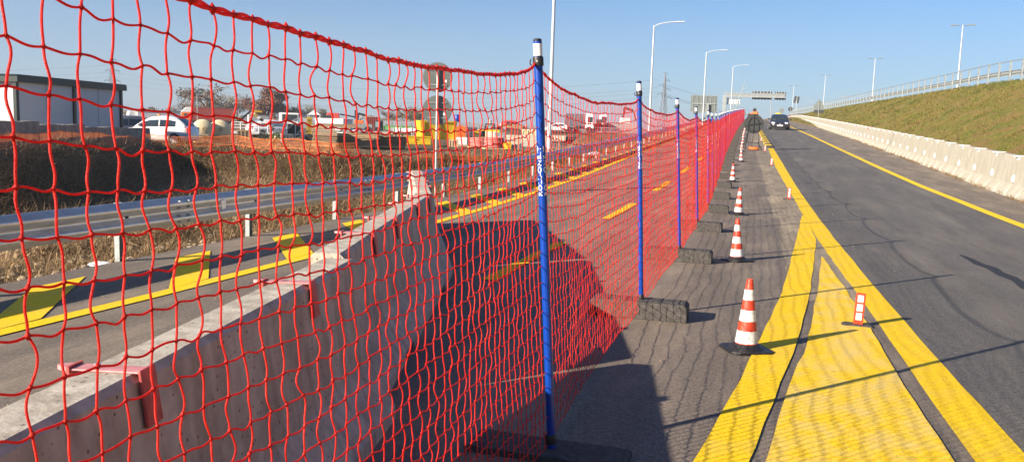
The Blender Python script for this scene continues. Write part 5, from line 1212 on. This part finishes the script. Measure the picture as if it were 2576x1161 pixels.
def lorry(px, D, z, zt, w, label, bm_, cm, cabpx=1):
    t = Tv('truck', label, 'truck', px, D, z); h = zt-z
    MB().box(-w/2, w*.18, 0, 2.4, h*.32, h*.96).build('box_body', bm_, t, bevel=.03); MB().frus((w*.2, w*.5, .05, 2.35), (w*.22, w*.46, .1, 2.3), h*.22, h).build('cab', cm, t, bevel=.08)
    MB().box(w*.27, w*.43, .0, .08, h*.55, h*.82).build('side_window', 'glass', t); MB().box(-w/2, w*.5, .2, 2.2, h*.2, h*.32).build('chassis', 'black', t); q = MB()
    for k in range(5): q.box(-w/2+k*w*.16, -w/2+k*w*.16+.06, -.05, 0, h*.32, h*.95)
    q.build('bed_ribs', 'galv_dull', t)
    for x in (-w*.36, -w*.1, w*.33): MB().lathe([(.2, -.14), (.48, -.14), (.48, .14), (.2, .14)], 14, (x, .1, .48), 'y').build('wheel', 'tyre', t)
lorry(1457, 138, .88, zpx(1460, 285, 138), 4.6, 'grey tipper lorry with a white cab on the distant highway', 'car_grey', 'white')
car(at(1290, 137, .88), yaw(1290)+PI/2, 'red van on the distant highway left of the nearest blue post', 'car_red', 4.2, 1.8, 1.6)
car(at(1400, 137, .88), yaw(1400)-PI/2, 'small white car on the distant highway left of the grey tipper lorry', 'car_white', 3.6, 1.7, 1.45)
t = Tv('road_roller', 'red and cream road machine on the distant highway between lorry and crane', 'road machine', 1508, 140, .88)
MB().box(-1.2, 1.0, 0, 1.8, .5, 1.4).build('body', 'red', t, bevel=.1); MB().box(-.6, .3, .2, 1.6, 1.4, 2.2).build('cab', 'cream', t, bevel=.05); 
for x in (-1.0, 1.0): MB().lathe([(.2, -.8), (.55, -.8), (.55, .8), (.2, .8)], 16, (x, .9, .55), 'y').build('drum', 'tyre', t)
crane_truck(1572, 142, zpx(1572, 274, 142), 'white crane lorry with a black folded arm left of the second blue post', 'white', 'black', 1.15)
for c_ in [x for x in SC.objects if x.get('label', '').startswith('white crane lorry')]: c_.location.z = .4
t = Tv('tower_column', 'slim pale column far beyond the highway', 'column', 1240-8, 220, 0); MB().tube((0, 0, 0), (0, 0, zpx(1232, 302, 220)), .45, .35, 10).build('shaft', 'cream', t); MB().tube((0, 0, 2.6), (0, 0, 2.8), .55, n=10).build('collar', 'galv_dull', t)
# ================================================================== vegetation
def blades(n, area, lmin, lmax, w, name, m, label, lean=.9, zoff=0, dens=None, seed=0, cluster=0, kindlabel='grass'):
    R_ = np.random.default_rng(seed); P = area(R_, n)
    vis, dep = visible(P, 90); P = P[vis]; dep = dep[vis]
    n = len(P); a = R_.uniform(0, 2*PI, n); L = R_.uniform(lmin, lmax, n); tl = R_.uniform(.15, lean, n)*1.35
    d = np.stack([np.cos(a)*np.sin(tl), np.sin(a)*np.sin(tl), np.cos(tl)], 1); bnd = R_.uniform(.15, 1.0, n)[:, None]
    side = np.stack([-np.sin(a+R_.normal(0, .9, n)), np.cos(a), R_.uniform(-.3, .3, n)], 1); side /= np.linalg.norm(side, axis=1)[:, None]
    ww = (w*np.maximum(1, dep/24)*R_.uniform(.6, 1.4, n))[:, None]
    p0 = P; p1 = P+d*L[:, None]*.55; p2 = P+d*L[:, None]; p2 = p2+np.stack([d[:, 0], d[:, 1], -np.ones(n)], 1)*bnd*L[:, None]*.5
    V = np.stack([p0-side*ww, p0+side*ww, p1+side*ww*.8, p1-side*ww*.8, p2+side*ww*.2, p2-side*ww*.2], 1).reshape(-1, 3)
    b = (np.arange(n)*6)[:, None]; F = np.concatenate([b+np.array([[0, 1, 2, 3]]), b+np.array([[3, 2, 4, 5]])])
    o = link(name, npmesh(V, F), m, fix=False); kind(o, 'stuff', label, kindlabel); return o
def area_fn(fx, clump=0):
    def f(R_, n):
        x, y = fx(R_, n)
        if clump:
            k = n//clump; cx, cy = x[:k], y[:k]; i_ = R_.integers(0, k, n); x = cx[i_]+R_.normal(0, .10, n); y = cy[i_]+R_.normal(0, .10, n)
        return np.stack([x, y, [gz(a, b)-.02 for a, b in zip(x, y)]], 1)
    return f
def verge(R_, n):
    y = 3+57*R_.beta(1, 1.7, n); x = -6.42-1.7*R_.beta(1.1, 1.6, n)+np.array([xo(v) for v in y]); return x, y
blades(30000, area_fn(verge, 9), .10, .34, .0045, 'dry_grass', 'straw', 'straw-coloured dry grass along the foot of the left guardrail', 1.25, seed=2)
def verge2(R_, n):
    y = 55+90*R_.beta(1, 1.3, n); x = -6.5-1.6*R_.random(n)+np.array([xo(v) for v in y]); return x, y
blades(7000, area_fn(verge2, 5), .2, .45, .006, 'dry_grass', 'straw', 'distant dry grass beside the guardrail up the ramp', 1.2, seed=3)
def ditch(R_, n):
    x = R_.uniform(-30, -7.4, n*2); y = R_.uniform(7, 40, n*2); e = np.array([edge_dist(a, b) for a, b in zip(x, y)]); k = (e < .15); x, y = x[k][:n], y[k][:n]
    return x, y
blades(120000, area_fn(ditch, 14), .22, .85, .0115, 'scrub', 'scrub', 'tangled brown scrub filling the ditch below the yard', 1.15, seed=4, kindlabel='scrub')
def bank(R_, n):
    i_ = R_.integers(0, 4, n); f = R_.random(n); a = EDGE[i_]; b = EDGE[i_+1]; p = a+(b-a)*f[:, None]; nv = np.stack([(b-a)[:, 1], -(b-a)[:, 0]], 1); nv /= np.linalg.norm(nv, axis=1)[:, None]
    p = p+nv*(R_.beta(1.2, 2, n)*4.5+.1)[:, None]; return p[:, 0], p[:, 1]
blades(52000, area_fn(bank, 22), .45, 1.0, .0115, 'scrub', 'scrub', 'tall dry weeds on the bank right below the orange netting', 1.0, seed=14, kindlabel='scrub')
def edgeband(R_, n):
    i_ = R_.integers(3, len(EDGE)-3, n); f = R_.random(n); a = EDGE[i_]; b = EDGE[i_+1]; p = a+(b-a)*f[:, None]; x = p[:, 0]+R_.normal(.5, .9, n); y = p[:, 1]+R_.normal(-.4, .9, n); return x, y
blades(22000, area_fn(edgeband, 16), .25, .62, .0085, 'dry_grass', 'straw', 'sunlit tufts of dry grass along the yard edge', 1.1, seed=5)
def emb(R_, n):
    y = 14+150*R_.beta(1, 1.6, n); f = R_.random(n); c = np.array([crest(v)[0] for v in y]); x0 = np.array([6.6+xo(v) for v in y]); return x0+(c+.4-x0)*f, y
blades(85000, area_fn(emb, 5), .07, .20, .0075, 'embankment_grass', 'embank_blade', 'patchy green and rust-brown grass on the right embankment', 1.2, seed=6)
def foot(R_, n):
    y = 12+60*R_.beta(1, 1.5, n); x = 5.66+np.array([xo(v)*.45 for v in y])+R_.normal(0, .035, n); return x, y
def foot_area(R_, n):
    x, y = foot(R_, n); m_ = (np.sin(y*1.7)+np.sin(y*.63+1) > -.3); x, y = x[m_], y[m_]; return np.stack([x, y, [zr(v)+.004 for v in y]], 1)
blades(5000, foot_area, .04, .13, .006, 'dry_grass', 'straw', 'thin line of dry weeds along the foot of the cream barriers', 1.3, seed=7)
# stones along the verge
R_ = np.random.default_rng(9); q = MB()
for k in range(260):
    y = 3.5+9*R_.beta(1, 2); x = -6.34-.9*R_.random(); s_ = R_.uniform(.012, .05); q.ball((x, y, gz(x, y)+s_*.3), (s_*1.3, s_, s_*.7), 6, 4)
kind(q.build('rubble', 'stone', smooth=True), 'stuff', 'loose stones on the soil beside the left road edge', 'rubble')
# trees
def make_tree(H, spread, label, twig, seed, dens=1., levels=5, leaves=0, trunk_f=.22, group='bare trees behind the yard'):
    R_ = np.random.default_rng(seed); t = T('tree', label, 'tree', (0, 0, 0), 0, group); tr = []; cr = []; tips = []
    def grow(p, d, L, r, lv):
        q = p+d*L; (tr if lv <= 1 else cr).append((p, q, r, r*.62))
        if lv >= levels: tips.append(q); return
        for _ in range(6 if lv == 0 else (R_.integers(3, 5) if lv < 4 else 3)):
            f = R_.uniform(.30, 1.0); v = d+R_.normal(0, .52 if lv else .62, 3)*np.array([spread, spread, .75]); v[2] = abs(v[2])*.7+.12; v /= np.linalg.norm(v)
            grow(p+d*L*f, v, L*R_.uniform(.55, .75), r*.5, lv+1)
    grow(np.zeros(3), np.array([0, 0, 1.]), H*.24, H*.018, 0)
    def mk(lst, nm, m, s, rm=0):
        P = np.array([[a, b] for a, b, _, _ in lst]); r = np.array([[max(c, rm), max(d, rm*.7)] for _, _, c, d in lst]); V, F = tubes(P, r, s); return V, F
    zmax = max(x[1][2] for x in cr); k_ = H/zmax
    V, F = mk(tr, 'trunk', 'bark', 6); link('trunk', npmesh(V*k_, F), 'bark', t, fix=False)
    V, F = mk(cr, 'crown', twig, 3, .014*dens); V = V*k_
    o = NB(); o.add(V, F)
    if leaves:
        tp = np.array(tips)*k_; i_ = R_.integers(0, len(tp), leaves); c = tp[i_]+R_.normal(0, .32, (leaves, 3)); u = R_.normal(0, 1, (leaves, 3)); u /= np.linalg.norm(u, axis=1)[:, None]; w = np.cross(u, R_.normal(0, 1, (leaves, 3))); w /= np.linalg.norm(w, axis=1)[:, None]; s_ = R_.uniform(.05, .12, leaves)[:, None]
        LV = np.stack([c-u*s_-w*s_, c+u*s_-w*s_, c+u*s_+w*s_, c-u*s_+w*s_], 1).reshape(-1, 3); o.add(LV, np.arange(len(LV)).reshape(-1, 4))
    link('crown', o.mesh(), twig, t, fix=False); return t
def put(t, px, D, ty, base, wide=1.):
    P = at(px, D, 0); h = zpx(px, ty, D); t.location = P; s = h/base; t.scale = (s*wide, s*wide, s); return t
Da = 185
tA = make_tree(8, 1.25, 'largest bare tree, behind the floodlight mast and the brown-red truck', 'twig_grey', 11, 1., 5, 2600); put(tA, 520, Da, 212, 8, 1.25)
tB = make_tree(8, 1.0, 'dense red-brown tree with a rounded crown left of the arrow board', 'twig_red', 12, 1.3, 5, 17000); put(tB, 664, Da, 225, 8, 1.2)
tC = make_tree(8, 1.05, 'bare pale tree between the large bare tree and the dense red-brown one', 'twig_grey', 13, .8, 5, 500); put(tC, 596, Da+10, 240, 8)
tD = make_tree(8, 1.2, 'olive-brown tree left of the two round sign backs', 'twig_olive', 14, .9, 5, 1800); put(tD, 1030, Da, 266, 8)
for k, (src, px, D, ty, lb) in enumerate([(tC, 434, 190, 258, 'bare tree between the white hatchback and the large bare tree'), (tC, 322, 200, 274, 'small bare tree just right of the shed roof'), (tC, 352, 205, 270, 'second small bare tree right of the shed roof'),
        (tD, 728, 190, 259, 'bare tree directly right of the dense red-brown tree'), (tC, 757, 188, 259, 'second bare tree right of the dense red-brown tree'), (tD, 798, 195, 264, 'bare tree behind the white peaked tent'),
        (tA, 980, 195, 275, 'pale bare tree above the dark red container'), (tD, 1055, 200, 272, 'bare tree partly hidden by the lower round sign back'), (tC, 690, 200, 250, 'bare tree touching the right side of the dense red-brown tree'), (tD, 560, 200, 236, 'bare tree behind the right half of the brown-red truck'), (tC, 475, 205, 246, 'bare tree behind the left edge of the large bare tree')]):
    o = dup(src, (0, 0, 0), random.uniform(0, 6), lb); put(o, px, D, ty, 8)
R_ = np.random.default_rng(21); c = []; 
for k in range(5200):
    px = R_.uniform(300, 1180); D = R_.uniform(205, 235); P = at(px, D, 0); hgt = 2.3+.8*math.sin(px*.021)+.5*math.sin(px*.07); z = R_.random()**1.3*hgt; c.append((P[0]+R_.normal(0, .4), P[1], z))
c = np.array(c); n = len(c); u = R_.normal(0, 1, (n, 3)); u /= np.linalg.norm(u, axis=1)[:, None]; w = np.cross(u, R_.normal(0, 1, (n, 3))); w /= np.linalg.norm(w, axis=1)[:, None]; s_ = R_.uniform(.12, .38, n)[:, None]
V = np.stack([c-u*s_-w*s_*.5, c+u*s_-w*s_*.5, c+u*s_+w*s_*.5, c-u*s_+w*s_*.5], 1).reshape(-1, 3); kind(link('far_woodland', npmesh(V, np.arange(len(V)).reshape(-1, 4)), 'twig_olive', fix=False), 'stuff', 'low distant brown woodland behind the yard', 'woodland')
# small plant on the netting
t = Tv('weed_plant', 'green leafy weed tied to a leaning plank at the orange netting', 'plant', 690, 36.5, .3); q = NB(); c = R_.normal(0, .16, (160, 3))+np.array([0, 0, .45]); n = 160
u = R_.normal(0, 1, (n, 3)); u /= np.linalg.norm(u, axis=1)[:, None]; w = np.cross(u, R_.normal(0, 1, (n, 3))); w /= np.linalg.norm(w, axis=1)[:, None]; V = np.stack([c-u*.05, c+w*.03, c+u*.05, c-w*.03], 1).reshape(-1, 3); q.add(V, np.arange(len(V)).reshape(-1, 4)); link('leaves', q.mesh(), 'leaf_green', t, fix=False); MB().tube((0, 0, -.3), (0, 0, .5), .012, n=5).build('stem', 'bark', t)
t = Tv('plank', 'weathered plank leaning against the sunlit orange netting', 'plank', 672, 36, -.1, .1); MB().bar((-.45, 0, 0), (.35, .1, .85), .12, .03).build('board', 'timber', t); MB().bar((.3, .05, .0), (.34, .1, .9), .07, .03).build('prop', 'timber_new', t)
# loose grit and pale flakes on the road
R_ = np.random.default_rng(31); q = MB()
for k in range(420):
    y = 3+30*R_.beta(1, 2.2); x = R_.choice([R_.uniform(-.6, 5.6), 4.7+R_.random()*1.0, 4.7+R_.random()*1.0, R_.uniform(-5.8, -1)]); s_ = R_.uniform(.003, .008)*(1+y*.03)
    q.ball((x, y, zr(y)+.011), (s_*1.4, s_, s_*.5), 5, 3)
kind(q.build('grit', 'stone', smooth=True), 'stuff', 'small pale stones and grit scattered over the road', 'grit')
# ------------------------------------------------------------------ air
hzb = MB().box(-420, 260, -120, 620, -3, 62).build('haze', 'white'); kind(hzb, 'stuff', 'thin pale winter haze over the whole site', 'haze')
hm = bpy.data.materials.new('haze_air'); hm.use_nodes = True; hn = hm.node_tree; hn.nodes.remove(hn.nodes['Principled BSDF'])
pv = hn.nodes.new('ShaderNodeVolumePrincipled'); pv.inputs['Color'].default_value = (.86, .92, 1, 1); pv.inputs['Density'].default_value = .00042; pv.inputs['Anisotropy'].default_value = .2
hn.links.new(pv.outputs[0], hn.nodes['Material Output'].inputs['Volume']); hzb.data.materials.clear(); hzb.data.materials.append(hm)
